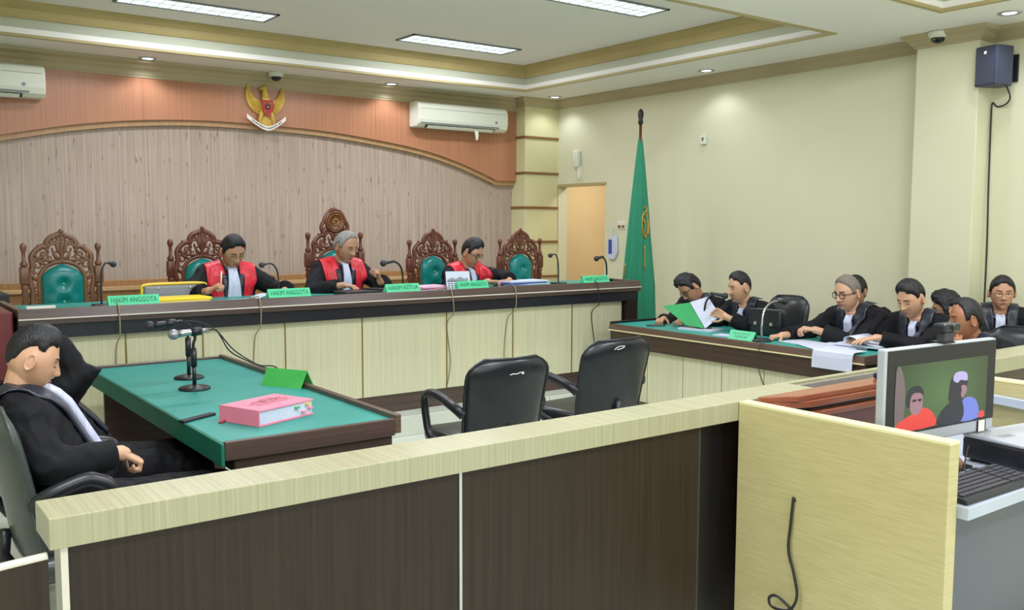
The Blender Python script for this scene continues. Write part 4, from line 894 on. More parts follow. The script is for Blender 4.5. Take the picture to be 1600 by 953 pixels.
bm = NB(); box(bm, .228, .234, -.004, .0, MZ0-.0, MZ0+.042); box(bm, .276, .282, -.004, .0, MZ0, MZ0+.042); obj('label_edge', bm, 'paint_black', t)
bm = NB(); rbox(bm, MW-.002, MW+.016, .004, .014, MZ1-.052, MZ1-.044, .003, 2); rbox(bm, MW-.002, MW+.04, .02, .034, MZ1-.075, MZ1-.062, .004, 2); obj('usb_plug', bm, 'smoke_plastic', t)
t2 = thing('webcam', 'black webcam clipped on top of the monitor', 'webcam', (3.255, 1.74, 1.168), R(-4.5))
bm = NB(); rbox(bm, -.05, .05, -.03, .02, .045, .075, .008, 2); obj('camera_head', bm, 'black_plastic', t2)
bm = NB(); rbox(bm, -.025, .035, -.015, .02, .004, .045, .006, 2); obj('neck', bm, 'dark_grey', t2)
bm = NB(); box(bm, -.02, .035, -.018, .045, .001, .006); obj('clip', bm, 'black_plastic', t2)
bm = NB(); lathe(bm, [(.012, 0), (.010, .006)], 16, mx=M.Translation((0, -.03, .06)) @ M.Rotation(R(90), 4, 'X')); obj('lens', bm, 'lens_dark', t2)
# keyboard
t = thing('keyboard', 'black computer keyboard at the front of the white desk', 'keyboard', (3.125, 1.525, .701), R(-1))
bm = NB(); prism(bm, [(-.082, 0), (-.082, .012), (-.07, .018), (.075, .03), (.08, .024), (.08, 0)], 'x', -.235, .235); obj('keyboard_body', bm, 'black_plastic', t, bevel=.004)
for j in range(6):
    n = [14, 14, 13, 13, 12, 8][5-j] if j else 8; bm = NB(); x = -.222
    widths = [.030]*14 if j else [.03, .03, .03, .13, .03, .03, .03, .03]
    for w_ in widths:
        sc_ = .31/sum(widths); ww = w_*sc_; y = -.058+j*.0225; z = .0185+(y+.07)*.083
        box(bm, x+.0012, x+ww-.0012, y, y+.0185, z-.001, z+.006); x += ww
    for k in range(3): box(bm, .10+k*.02, .117+k*.02, y, y+.0185, z-.001, z+.006)
    for k in range(4): box(bm, .166+k*.0165, .1805+k*.0165, y, y+.0185, z-.001, z+.006)
    obj('key_row', bm, 'dark_grey', t, bevel=.0012)
# projector
t = thing('projector', 'black projector with grey top beside the monitor', 'projector', (3.62, 1.60, .701), R(-8))
bm = NB(); rbox(bm, -.20, .20, -.13, .13, .012, .095, .012, 3); obj('casing', bm, 'black_plastic', t)
bm = NB(); rbox(bm, -.20, .20, -.13, .13, .093, .108, .007, 2); obj('top_cover', bm, 'silver_plastic', t)
bm = NB(); lathe(bm, [(.045, 0), (.048, .012), (.034, .014), (.032, .002), (.001, .004)], 28, mx=M.Translation((-.075, -.128, .055)) @ M.Rotation(R(90), 4, 'X')); obj('lens', bm, 'smoke_plastic', t, True)
bm = NB(); 
for k in range(6): box(bm, .05, .17, -.132, -.129, .03+k*.01, .034+k*.01)
obj('vent', bm, 'lens_dark', t)
bm = NB(); box(bm, -.14, -.07, .0, .03, .1081, .1088); obj('badge', bm, 'smoke_plastic', t)
for sx_ in (-.17, .17):
    for sy_ in (-.1, .1): bm = NB(); lathe(bm, [(.012, 0), (.012, .014)], 12, (sx_, sy_, 0)); obj('foot', bm, 'black_plastic', t)
t = thing('headphones', 'brown and black headphones lying behind the booth panel on the desk', 'headphones', (3.17, 1.68, .701))
bm = NB(); tube(bm, [V((.07*cos(a*pi/10), .0, .03+.045*sin(a*pi/10))) for a in range(0, 11)], .007, 8, flat=1.4); obj('headband', bm, 'black_plastic', t, True)
for s in (-1, 1): bm = NB(); lathe(bm, [(.03, -.012), (.034, 0), (.028, .014)], 18, mx=M.Translation((s*.07, 0, .034)) @ M.Rotation(R(90), 4, 'Y')); obj('ear_cup', bm, 'carved_wood_light', t, True)
sheet('paper_sheet', 3.38, 1.66, .7005, .3, .2, R(20), 'white paper under the cables on the operator desk', 'paper', .002)
hang([(3.18, 1.66, .75), (3.22, 1.64, .72), (3.28, 1.66, .715), (3.3, 1.62, .72), (3.26, 1.61, .73), (3.24, 1.64, .72), (3.3, 1.66, .80)], 'tangled black cable under the monitor', r=.003)
hang([(3.10, 1.64, .706), (3.2, 1.63, .706), (3.32, 1.64, .708), (3.42, 1.60, .706), (3.36, 1.57, .706)], 'thin black cable lying across the white desk', r=.0025)
hang([(3.57, 1.77, .93), (3.62, 1.80, .925), (3.66, 1.82, .89), (3.67, 1.83, .71)], 'black video cable bulging from behind the monitor', r=.005)

# =====================================================================
#  OFFICE CHAIRS
# =====================================================================
def office_chair(label, loc, rz, W=.26, top=.92, leather='black_leather', bot=.40, arms=True, tilt=.10, az=0, ay=0):
    # faces local +Y
    t = thing('office_chair', label, 'chair', loc, rz, 'black office chairs')
    bm = NB(); nx, nz = 16, 20; g = []; gb = []
    for j in range(nz+1):
        v = j/nz; z = bot+(top-bot)*v; row = []; rb_ = []
        wz = W*(1-.10*(1-v)**1.5)*(1-max(0, (v-.80)/.2)**2.6*.38)*(1-max(0, (.12-v)/.12)**2*.12)
        for i in range(nx+1):
            u = i/nx*2-1; cu = .05*u*u; lean = -tilt*(v)**1.3
            y = -.22+lean+cu; th = .055*(1-u**6*.85)*(1-abs(v*2-1)**8*.8)
            row.append(bm.verts.new((u*wz, y+th, z))); rb_.append(bm.verts.new((u*wz, y-.018*(1-u**8)*(1-abs(v*2-1)**10), z)))
        g.append(row); gb.append(rb_)
    for j in range(nz):
        for i in range(nx): bm.faces.new([g[j][i], g[j][i+1], g[j+1][i+1], g[j+1][i]]); bm.faces.new([gb[j][i], gb[j+1][i], gb[j+1][i+1], gb[j][i+1]])
        for i in (0, nx): bm.faces.new([g[j][i], g[j+1][i], gb[j+1][i], gb[j][i]])
    for i in range(nx):
        for j in (0, nz): bm.faces.new([g[j][i], g[j][i+1], gb[j][i+1], gb[j][i]])
    bk = obj('backrest', bm, leather, t, True)
    bm = NB(); edge = [gp for gp in []]
    path = []
    for j in range(nz+1):
        v = j/nz; z = bot+(top-bot)*v; wz = W*(1-.10*(1-v)**1.5)*(1-max(0, (v-.80)/.2)**2.6*.38)*(1-max(0, (.12-v)/.12)**2*.12); path.append((wz, -.22-tilt*v**1.3+.05, z))
    pts = [V((-a, b, c)) for a, b, c in path]+[V((a*k, b-.05*(1-k*k), c+.003)) for a, b, c in [path[-1]] for k in (-.5, 0, .5)]+[V(p) for p in path[::-1]]
    tube(bm, pts, .007, 6); obj('piping', bm, leather, bk, True)
    bm = NB(); rbox(bm, -W+.02, W-.02, -.20, .26, .40, .49, .035, 3); obj('seat', bm, leather, t, True)
    if arms:
        for s in (-1, 1):
            x = s*(W+.015); bm = NB()
            tube(bm, smooth_path([(x-s*.03, -.20, .62+az), (x, -.16, .66+az), (x, .02-ay*.6, .695+az), (x, .12-ay, .69+az), (x, .165-ay, .655+az*.9), (x, .15-ay, .56), (x, .11-ay*.8, .47), (x-s*.02, .04, .425), (x-s*.06, -.06, .40)], 5), .021, 8, flat=1.25); obj('armrest', bm, 'black_plastic', t, True)
    bm = NB(); lathe(bm, [(.05, .38), (.055, .40), (.028, .36), (.028, .12), (.04, .10), (.04, .075)], 16); tube(bm, [(0, -.05, .37), (0, -.22, .38), (0, -.27, .46), (0, -.262, .55)], .022, 8); obj('gas_lift', bm, 'black_plastic', t, True)
    for k in range(5):
        a = 2*pi*k/5+.3; bm = NB(); tube(bm, [(0, 0, .09), (.15*cos(a), .15*sin(a), .085), (.28*cos(a), .28*sin(a), .065)], [.028, .022, .016], 8); lg = obj('base_leg', bm, 'black_plastic', t, True)
        bm = NB(); lathe(bm, [(.01, -.016), (.026, -.014), (.026, .014), (.01, .016)], 14, mx=M.Translation((.28*cos(a), .28*sin(a), .0265)) @ M.Rotation(a+pi/2, 4, 'Z') @ M.Rotation(R(90), 4, 'Y')); obj('caster', bm, 'dark_grey', lg, True)
    return t
ch1 = office_chair('empty black office chair with a white scuff on its back, the left one', (2.80, 4.05, 0), R(-3), .255, .91)
bm = NB(); tube(bm, smooth_path([(-.04, -.327, .832), (-.02, -.3285, .836), (.0, -.3285, .834), (.02, -.3285, .84), (.045, -.328, .838)], 3), .0022, 5); box(bm, .032, .043, -.331, -.326, .83, .842); obj('scuff', bm, 'white_frame', ch1)
ch2 = office_chair('empty black office chair with a torn top seam, the right one', (3.71, 4.24, 0), R(4), .295, .92)
bm = NB(); tube(bm, smooth_path([(-.10, -.325, .87), (-.07, -.328, .885), (-.02, -.331, .885), (-.045, -.33, .873), (-.08, -.327, .869)], 3), .0025, 5); obj('torn_seam', bm, 'white_frame', ch2)
office_chair('black office chair with greyish back under the young man at far left', (.69, 3.49, 0), R(-92), .25, 1.0, 'grey_leather', .46, az=.055, ay=.13)
office_chair('black office chair mostly hidden behind the young man, at the green table', (.76, 4.30, 0), R(-92), .25, .93)
office_chair('black office chair behind the lawyer speaking into the microphone', (6.36, 4.93, 0), R(90), .21, .98)
office_chair('black office chair of the man leaning over to read the green folder', (6.35, 5.52, 0), R(90), .25, .86)
office_chair('black office chair of the grey-haired lawyer in glasses', (6.36, 3.86, 0), R(90), .22, .90, arms=False)
office_chair('black shiny office chair behind the man seated at the near end of the lawyers desk', (5.93, 2.86, 0), R(76), .24, .93, 'black_leather', .45)
office_chair('black office chair of the smiling man by the wall pillar', (6.86, 3.24, 0), R(120), .19, .86, arms=False)

# =====================================================================
#  PEOPLE
# =====================================================================
HA, HB, HC = .075, .089, .118
def gs(x, s): return exp(-(x/s)**2)
def head_mod(p0):
    x0, y0, z = p0; t = max(0, -z/HC)
    sx = 1-.24*t**1.7+.02*gs(z-.03, .04)
    x = x0*sx
    if y0 > 0:
        yn = min(1, y0/HB); y = HB*.90*yn**.72; fw_ = min(1, yn*1.6)
        ax = abs(x)
        nz = .030*min(1, max(0, (.028-z)/.058))**1.15 if z > -.03 else .030*gs(z+.03, .008)
        ns = .0088+.0085*gs(z+.031, .011)
        y += nz*gs(x, ns)
        y += fw_*(.005*gs(ax-.028, .02)*gs(z-.030, .009)-.011*gs(ax-.030, .015)*gs(z-.007, .011)+.005*gs(ax-.043, .018)*gs(z+.018, .02)
                  +.006*gs(x, .024)*gs(z+.063, .011)-.0035*gs(x, .02)*gs(z+.062, .0022)+.013*gs(x, .022)*gs(z+.100, .016)-.003*gs(x, .02)*gs(z+.080, .006)
                  +.006*gs(ax-.045, .02)*gs(z+.07, .03))
    else:
        k = max(0, min(1, (-.01-z)/.10)); k = k*k*(3-2*k)
        y = y0*.99*(1-.5*k)
    return V((x, y, z))
def face_y(x, z):
    t = max(0, -z/HC); sx = 1-.24*t**1.7+.02*gs(z-.03, .04); x0 = x/sx
    q = 1-(x0/HA)**2-(z/HC)**2
    return head_mod((x0, HB*sqrt(max(q, .0001)), z)).y
def head_dir(th, ph, off=0):
    # th from top, ph from front(+Y) towards +X
    d = (sin(th)*sin(ph), sin(th)*cos(ph), cos(th)); p = head_mod((HA*d[0], HB*d[1], HC*d[2]))
    if off: p = p+V((d[0], d[1], d[2]))*off
    return p
def add_head(bm, Mx):
    NT, NP = 44, 64; h = NB(); rings = []
    top = h.verts.new(head_dir(0.001, 0)); bot = h.verts.new(head_dir(pi-.001, 0))
    for j in range(1, NT): rings.append([h.verts.new(head_dir(pi*j/NT, 2*pi*i/NP)) for i in range(NP)])
    for a, b in zip(rings, rings[1:]):
        for k in range(NP): h.faces.new([a[k], a[(k+1) % NP], b[(k+1) % NP], b[k]])
    for k in range(NP): h.faces.new([top, rings[0][(k+1) % NP], rings[0][k]]); h.faces.new([bot, rings[-1][k], rings[-1][(k+1) % NP]])
    for s in (-1, 1):
        mm = M.Rotation(s*R(-22), 4, 'Z') @ M.Rotation(R(-8), 4, 'X')
        ellip(h, (s*.080, -.012, -.002), (.008, .017, .030), mm, 14)
        tube(h, [M.Translation((s*.087, -.014, 0)) @ mm @ V((0, .016*cos(a*pi/8), .029*sin(a*pi/8))) for a in range(16)], .0045, 6, True)
    bmesh.ops.transform(h, matrix=Mx, verts=h.verts)
    me = bpy.data.meshes.new('t'); h.to_mesh(me); h.free(); bm.from_mesh(me); bpy.data.meshes.remove(me)
def hair_mesh(Mx, top=.016, side=.006, front=50, temple=60, burn=92, back=120, part=0, messy=0, recede=0, seed=0, wave=0, fade=0):
    bm = NB(); NP, NJ = 72, 26; key = [(0, front), (18, front+recede*.5), (38, temple-recede), (56, temple+3-fade*.5), (72, temple+14-fade), (80, burn-fade*.9), (88, burn-fade*.9), (94, 73-fade), (110, 77-fade), (120, back-20-fade), (136, back-4-fade*.6), (160, back), (180, back)]
    def tmax(deg):
        deg = abs(((deg+180) % 360)-180)
        for (a, b), (c, d) in zip(key, key[1:]):
            if deg <= c: u = (deg-a)/(c-a); u = u*u*(3-2*u); return R(b+(d-b)*u)
        return R(back)
    O, I = [], []
    for j in range(NJ+1):
        ro, ri = [], []
        for i in range(NP):
            ph = 2*pi*i/NP; tm = tmax(math.degrees(ph)); s = .02+.98*j/NJ; th = tm*s
            vert = max(0, cos(th)); T = side+(top-side)*vert**.6; T *= (1-s**9*.85)
            d = V((sin(th)*sin(ph), sin(th)*cos(ph), cos(th))); nn = noise.noise(d*5+V((seed, 0, 0)))*.3+noise.noise(d*13+V((seed, 3, 0)))*.28
            T *= 1+nn*(.35+messy); 
            if wave: T += wave*(.5+.5*sin(th*22+ph*3+noise.noise(d*4)*4))*min(1, s*1.5)
            if part: T += part*gs(d.x-.35, .3)*max(0, d.y+.3)*vert*(1-s**6)
            ro.append(bm.verts.new(head_dir(th, ph, T+.0012))); ri.append(bm.verts.new(head_dir(th, ph, -.004)))
        O.append(ro); I.append(ri)
    for L_ in (O, I):
        for a, b in zip(L_, L_[1:]):
            for k in range(NP): bm.faces.new([a[k], a[(k+1) % NP], b[(k+1) % NP], b[k]])
        bm.faces.new(L_[0])
    for k in range(NP): bm.faces.new([O[-1][k], O[-1][(k+1) % NP], I[-1][(k+1) % NP], I[-1][k]])
    bmesh.ops.transform(bm, matrix=Mx, verts=bm.verts); return bm
def hand(bm, W, f, pn, side, curl, k=1.0, spread=1.0, point=False):
    f = V(f).normalized(); pn = V(pn); pn = (pn-f*pn.dot(f)).normalized(); td = f.cross(pn)*side  # towards thumb; side=+1 right hand
    kn = []
    for o, l in zip((.029, .010, -.010, -.028), (.084, .088, .084, .076)):
        p = W+f*l*k+td*o*k; capsule(bm, W+td*o*.55*k+f*.008, p, .014*k, .0115*k, 8); kn.append(p)
    for n_, (p, L_) in enumerate(zip(kn, (.072, .080, .074, .060))):
        c = curl*(1+.12*n_) if not (point and n_ == 0) else curl*.35
        ang = 0; d = f; q = p; r0 = .0092
        for seg, (fr, bend) in enumerate(((.46, 62), (.30, 78), (.24, 48))):
            ang += R(bend*c); d = f*cos(ang)+pn*sin(ang); e = q+(d+td*(.12*(1.5-n_)*spread*(1-c*.6))).normalized()*L_*fr*k; capsule(bm, q, e, r0*k, (r0-.0008)*k, 8); q = e; r0 -= .0008
    q = W+f*.018*k+td*.024*k; d = (f*.55+td*.8+pn*.35).normalized(); r0 = .0125
    for fr, mix in ((.040, 0), (.032, .45), (.026, .75)):
        dd = (d*(1-mix*min(1, curl+.3))+(f*.7+pn*.7-td*.2)*mix*min(1, curl+.3)).normalized(); e = q+dd*fr*k; capsule(bm, q, e, r0*k, (r0-.002)*k, 8); q = e; r0 -= .0018
def person(label, head, face, gaze=(0, 15, 0), seat=.47, floor=0, hands=None, skin='skin_mid', hair=None, hairmat='hair_black', glasses=None, outfit='lawyer', L=.50, hs=1.05, bw=1.0,
           back=1, lat=0, twist=0, desk=None, collar=True, extra=None, eyes='down', legs=True, name='person', shirt=None, mustache=False, elbow=(1, 1), kneefwd=.42, mouth_open=False, jab=(.02, .055), jabx=0):
    rz = R(face-90); Rm = M.Rotation(rz, 4, 'Z'); hd = V(head); pz = floor+seat+.09
    gy, gp, gr = [R(a) for a in gaze]
    Hrot = M.Rotation(gy, 4, 'Z') @ M.Rotation(-gp, 4, 'X') @ M.Rotation(gr, 4, 'Y')
    nb = Hrot.to_3x3() @ V((0, -.030, -.06*hs)); neckw = hd+(Rm.to_3x3() @ (nb+V((0, -.026, -.072*hs))))
    dz = neckw.z-pz; Lr = max(L, dz*1.01); hz = sqrt(max(Lr*Lr-dz*dz-lat*lat, 0))*back
    fwd = V((-sin(rz), cos(rz), 0)); rgt = V((cos(rz), sin(rz), 0))
    pel = V((neckw.x, neckw.y, pz))-fwd*hz-rgt*lat
    root = V((pel.x, pel.y, floor)); W2L = (M.Translation(root) @ Rm).inverted()
    t = thing(name, label, 'person', root, rz)
    lh = W2L @ hd; lp = W2L @ pel; ln = W2L @ neckw
    HM = M.Translation(lh) @ Hrot @ M.Scale(hs, 4)
    # torso frame
    tz = (ln-lp).normalized(); tx = V((cos(R(twist)), sin(R(twist)), 0)); tx = (tx-tz*tx.dot(tz)).normalized(); ty = tz.cross(tx)
    TM = M(((tx.x, ty.x, tz.x, lp.x), (tx.y, ty.y, tz.y, lp.y), (tx.z, ty.z, tz.z, lp.z), (0, 0, 0, 1)))
    prof = [(-.10, .15, .11), (0, .172, .125), (.2, .168*bw, .125*bw), (.4, .17*bw, .125*bw), (.6, .185, .125), (.78, .19, .118), (.88, .165, .102), (.95, .108, .082), (1.01, .066, .066), (1.05, .058, .06)]
    def torso(bm, k, n=24):
        rings = []
        for h, a, b in (prof if k < 1 else prof[:-1]):
            rings.append([bm.verts.new(TM @ V((a*k*(abs(cos(q))**.85)*(1 if cos(q) > 0 else -1), b*k*sin(q)+(.0 if h > .5 else .01), h*Lr))) for q in [2*pi*i/n for i in range(n)]])
        for a, b in zip(rings, rings[1:]):
            for i in range(n): bm.faces.new([a[i], a[(i+1) % n], b[(i+1) % n], b[i]])
        bm.faces.new(rings[0][::-1]); bm.faces.new(rings[-1])
    S = {s: TM @ V((s*.176, -.0, .85*Lr)) for s in (-1, 1)}
    body = NB(); add_head(body, HM); torso(body, .88)
    capsule(body, TM @ V((0, 0, .92*Lr)), HM @ V((0, -.018, -.05)), .058, .05)
    robe = NB(); torso(robe, 1.12); core = NB(); torso(core, 1.12)
    for q in (robe, core):
        for s in (-1, 1): capsule(q, TM @ V((s*.05, -.014, .97*Lr)), S[s]+V((0, 0, .014)), .056, .076)
    UL, FL = .275*hs/1.05, .25*hs/1.05; hinfo = {}
    hands = hands or {}
    for s, key in ((1, 'R'), (-1, 'L')):
        if key in hands:
            h_ = hands[key]; Wp = W2L @ V(h_['p']); f = W2L.to_3x3() @ V(h_['f']).normalized(); pn = W2L.to_3x3() @ V(h_['n'])
        else:
            Wp = lp+V((s*.16, .30, .10)); f = V((-s*.5, 1, -.1)); pn = V((0, 0, -1)); h_ = dict(curl=.4)
        sh = S[s]; dd = Wp-sh; D = dd.length
        if D > (UL+FL)*.985: Wp = sh+dd.normalized()*(UL+FL)*.985; dd = Wp-sh; D = dd.length
        a = (UL*UL-FL*FL+D*D)/(2*D); EO = h_.get('E'); hgt = sqrt(max(UL*UL-a*a, 0)); u = dd.normalized()
        hint = h_.get('hint', V((s*.7*elbow[0], -.35, -.75)))
        hint = V(hint); hint = (hint-u*hint.dot(u)).normalized(); E_ = sh+u*a+hint*hgt if EO is None else W2L @ V(EO)
        capsule(body, sh, E_, .046, .040); capsule(body, E_, Wp, .040, .026)
        capsule(body, Wp-(Wp-E_).normalized()*.02, Wp+f*.012, .027, .026)
        hand(body, Wp+f*.005, f, pn, s, h_.get('curl', .5), .98*hs/1.05, point=h_.get('point', False))
        fd = (Wp-E_).normalized(); slv = h_.get('sleeve', .86); end = E_+fd*FL*slv
        er = h_.get('rad', .066)
        for q in (robe, core): capsule(q, sh, E_, .076, er)
        capsule(robe, E_, end, er, h_.get('cuff', .062), 14, flatend=True)
        hinfo[key] = (Wp, f, E_, end)
    legcaps = []
    for s in (-1, 1):
        hip = lp+V((s*.09, .02, -.01)); kn = V((s*.11, kneefwd, seat+.07)); an = V((s*.12, kneefwd+.02, .09))
        if legs: capsule(body, hip, kn, .072, .052); capsule(body, kn, an, .05, .036); capsule(body, an+V((0, -.02, -.03)), an+V((0, .14, -.055)), .034, .026)
        legcaps.append((hip, kn, an))
    if extra:
        for ex_ in extra:
            P_ = [W2L @ V(q) for q in ex_]; n_ = (P_[2]-P_[0]).cross(P_[4]-P_[0]).normalized()*.022
            va = [robe.verts.new(q+n_) for q in P_]; vb = [robe.verts.new(q-n_) for q in P_]; m_ = len(P_)
            robe.faces.new(va); robe.faces.new(vb[::-1])
            for i in range(m_): robe.faces.new([va[i], va[(i+1) % m_], vb[(i+1) % m_], vb[i]])
    for (hip, kn, an) in legcaps: capsule(robe, hip, kn, .098, .078); capsule(robe, kn, kn+(an-kn)*.55, .078, .075, 12, flatend=True)
    capsule(robe, lp+V((0, .03, 0)), lp+V((0, .34, .0)), .10, .08)
    def clampd(me):
        if desk:
            dx0, dx1, dy0, dy1, zt = desk; L2W = W2L.inverted()
            for v in me.vertices:
                w_ = L2W @ v.co
                if dx0 < w_.x < dx1 and dy0 < w_.y < dy1 and zt-.10 < w_.z < zt+.003: w_.z = zt+.003+.0*(w_.z-zt); v.co = W2L @ w_
    bme = bake_remesh(body, .0034, 2); clampd(bme); obj('body', bme, skin, t, True)
    sd = random.random()*10
    def disp(c):
        n1 = noise.noise(V((c.x*9+sd, c.y*9, c.z*4))); n2 = 1-abs(noise.noise(V((c.x*14+c.z*5+n1, c.y*14+sd, c.z*7-c.x*4)))*2.2)
        return .007*n1+.007*(n2-.6)+.0025*noise.noise(V((c.x*40, c.y*40+sd, c.z*22)))
    rme = bake_remesh(robe, .008, 4, disp); clampd(rme); rb = obj('robe' if outfit != 'shirt' else 'shirt', rme, shirt or 'robe', t, True)
    bmesh.ops.recalc_face_normals(core, faces=core.faces); tree = BVHTree.FromBMesh(core); core.free()
    bm = NB()
    for (hip, kn, an) in legcaps: capsule(bm, kn, an+V((0, 0, .01)), .066, .06); 
    obj('trousers', bm, 'trousers', t, True)
    for (hip, kn, an) in legcaps:
        bm = NB(); capsule(bm, an+V((0, -.03, -.04)), an+V((0, .15, -.048)), .045, .036); [setattr(v.co, 'z', max(v.co.z, .002)) for v in bm.verts]; obj('shoe', bm, 'shoe', t, True)
    # strips following the robe front
    def onrobe(x, h, off, al=0):
        c = TM @ V((x, 0, min(h, .80)*Lr)); d = TM.to_3x3() @ V((0, cos(al), sin(al))) if al else TM.to_3x3() @ V((0, 1, 0))
        if h > .80 and al == 0: c = TM @ V((x, 0, h*Lr))
        hit = tree.ray_cast(c+d*.5, -d)[0]; hit2 = None
        if hit is None: return None
        return hit+d*off
    def strip(nm, m, xi, xo, h0, h1, over=0, off=.012, n=6, nv=16, par=rb):
        bm = NB(); rows = []
        for j in range(nv+1):
            v = j/nv; row = []; 
            for i in range(n+1):
                u = i/n; x = xi(v)+(xo(v)-xi(v))*u
                if over:
                    vv = v/.62
                    if vv <= 1: p = onrobe(x, h0+(h1-h0)*vv, off)
                    else: p = onrobe(x, .8, off, R((vv-1)/.613*over))
                else: p = onrobe(x, h0+(h1-h0)*v, off)
                row.append(p)
            rows.append(row)
        last = None
        for r in rows:
            for i, p in enumerate(r):
                if p is None: r[i] = last if last is not None else TM @ V((0, .1, .5*Lr))
                last = r[i]
        dn = TM.to_3x3() @ V((0, -1, -.3)).normalized()
        A = [[bm.verts.new(p) for p in r] for r in rows]; Bq = [[bm.verts.new(p+dn*(off*.9)) for p in r] for r in rows]
        for Q in (A, Bq):
            for a, b in zip(Q, Q[1:]):
                for i in range(n): bm.faces.new([a[i], a[i+1], b[i+1], b[i]])
        for j in range(nv):
            for i in (0, n): bm.faces.new([A[j][i], A[j+1][i], Bq[j+1][i], Bq[j][i]])
        for i in range(n):
            for j in (0, nv): bm.faces.new([A[j][i], A[j][i+1], Bq[j][i+1], Bq[j][i]])
        return obj(nm, bm, m, par, True)
    if outfit == 'judge':
        for s in (-1, 1):
            strip('red_panel', 'red_satin', lambda v: s*(.035+.03*v), lambda v: s*(.10+.085*min(1, v*1.6)), .30, .80, 125, .014, 8, 26)
            strip('black_facing', 'satin', lambda v: s*(.018+.03*v), lambda v: s*(.05+.04*v), .30, .93, 0, .019, 3, 18)
    elif outfit == 'lawyer':
        for s in (-1, 1): strip('satin_facing', 'satin', lambda v: s*(.025+.025*v), lambda v: s*(.085+.04*v), .22, .80, 125, .013, 6, 26)
    if outfit in ('judge', 'lawyer') and collar:
        jb = strip('jabot', 'jabot', lambda v: jabx*(1-v)-(jab[1]+(jab[0]-jab[1])*v), lambda v: jabx*(1-v)+(jab[1]+(jab[0]-jab[1])*v), .36, 1.03, 0, .034, 10, 22)
        jb.name = 'jabot'
    bm = NB(); pts = [TM @ V((.066*sin(a*pi/12), .010+.066*cos(a*pi/12), 1.0*Lr+.016-.034*max(0, cos(a*pi/12)))) for a in range(24)]; tube(bm, pts, .018, 8, True, flat=1.0); obj('collar', bm, 'satin' if outfit != 'shirt' else (shirt or 'robe'), rb, True)
    # hair & face parts
    obj('hair', hair_mesh(HM, **(hair or {})), hairmat, t, True)
    def hp(x, z, o=0): return V((x, face_y(x, z)+o, z))
    zl = {'down': -.001, 'half': .003, 'open': .0065}[eyes]
    for s in (-1, 1):
        bm = NB(); ellip(bm, hp(s*.031, .003, -.003), (.0135, .006, .0065 if eyes == 'open' else .0045), None, 14); bmesh.ops.transform(bm, matrix=HM, verts=bm.verts); ey = obj('eye', bm, 'eye_white', t, True)
        bm = NB(); ellip(bm, hp(s*.031, .002, .0012), (.0056, .0028, .0052 if eyes == 'open' else .0034), None, 12); bmesh.ops.transform(bm, matrix=HM, verts=bm.verts); obj('iris', bm, 'iris', ey, True)
        bm = NB(); ellip(bm, hp(s*.031, zl+.0062, -.0025), (.0155, .0075, .0056), None, 14); bmesh.ops.transform(bm, matrix=HM, verts=bm.verts); obj('eyelid', bm, skin, ey, True)
        bm = NB(); tube(bm, [hp(s*(.031+k*.004), zl+.0008-abs(k)**2*.00010, .0038-.0012*abs(k)*.6) for k in range(-4, 5)], .0011, 5); bmesh.ops.transform(bm, matrix=HM, verts=bm.verts); obj('lash_line', bm, 'brow', ey, True)
        bm = NB(); tube(bm, [hp(s*(.013+k*.0048), .0265+.0045*sin(k/8*pi*.8), .0008) for k in range(0, 9)], [.0018, .003, .0036, .0038, .0036, .0032, .0028, .002, .001], 6, flat=.7); bmesh.ops.transform(bm, matrix=HM, verts=bm.verts); obj('eyebrow', bm, 'brow', t, True)
    bm = NB(); tube(bm, [hp(k*.0038, -.0585+.0012*cos(k*1.2)-.0004*abs(k), .0005) for k in range(-6, 7)], [.0006, .0018, .0028, .0034, .0038, .004, .0036, .004, .0038, .0034, .0028, .0018, .0006], 6, flat=.8)
    tube(bm, [hp(k*.0038, -.0665+.0005*abs(k)*.9, .0005) for k in range(-5, 6)], [.0006, .002, .0028, .0034, .0038, .004, .0038, .0034, .0028, .002, .0006], 6, flat=.6); bmesh.ops.transform(bm, matrix=HM, verts=bm.verts); obj('lips', bm, 'lips' if skin != 'skin_dark' else 'lips_dark', t, True)
    if mustache:
        bm = NB(); tube(bm, [hp(k*.0045, -.0505-.0003*k*k*.3, .0006) for k in range(-5, 6)], [.001, .0022, .003, .0032, .0032, .003, .0032, .0032, .003, .0022, .001], 6, flat=.5); bmesh.ops.transform(bm, matrix=HM, verts=bm.verts); obj('mustache', bm, 'brow', t, True)
    if glasses:
        bm = NB(); gy_ = max(face_y(.031, .02), face_y(.012, .005))+.007
        for s in (-1, 1):
            tube(bm, [V((s*.033+.0235*(abs(cos(a*pi/12))**.7)*(1 if cos(a*pi/12) > 0 else -1), gy_-.006*abs(s*.033+.02*cos(a*pi/12))/.05, .002+.0175*(abs(sin(a*pi/12))**.7)*(1 if sin(a*pi/12) > 0 else -1))) for a in range(24)], .0017 if glasses == 'thin' else .0026, 6, True)
            tube(bm, [V((s*.056, gy_-.006, .010)), V((s*.074, .06, .011)), V((s*.083, .0, .012)), V((s*.083, -.02, .002))], .0018 if glasses == 'thin' else .0028, 6)
        tube(bm, [V((-.0105, gy_, .006)), V((0, gy_+.004, .010)), V((.0105, gy_, .006))], .0018, 6)
        bmesh.ops.transform(bm, matrix=HM, verts=bm.verts); obj('glasses', bm, 'frame_metal' if glasses == 'thin' else 'frame_black', t, True)
    return t, W2L, TM, HM, rb
BD = (BX0+.03, BX1-.04, BY+.028, 6.84, DT)
short = dict(top=.015, side=.006, front=48, temple=58)
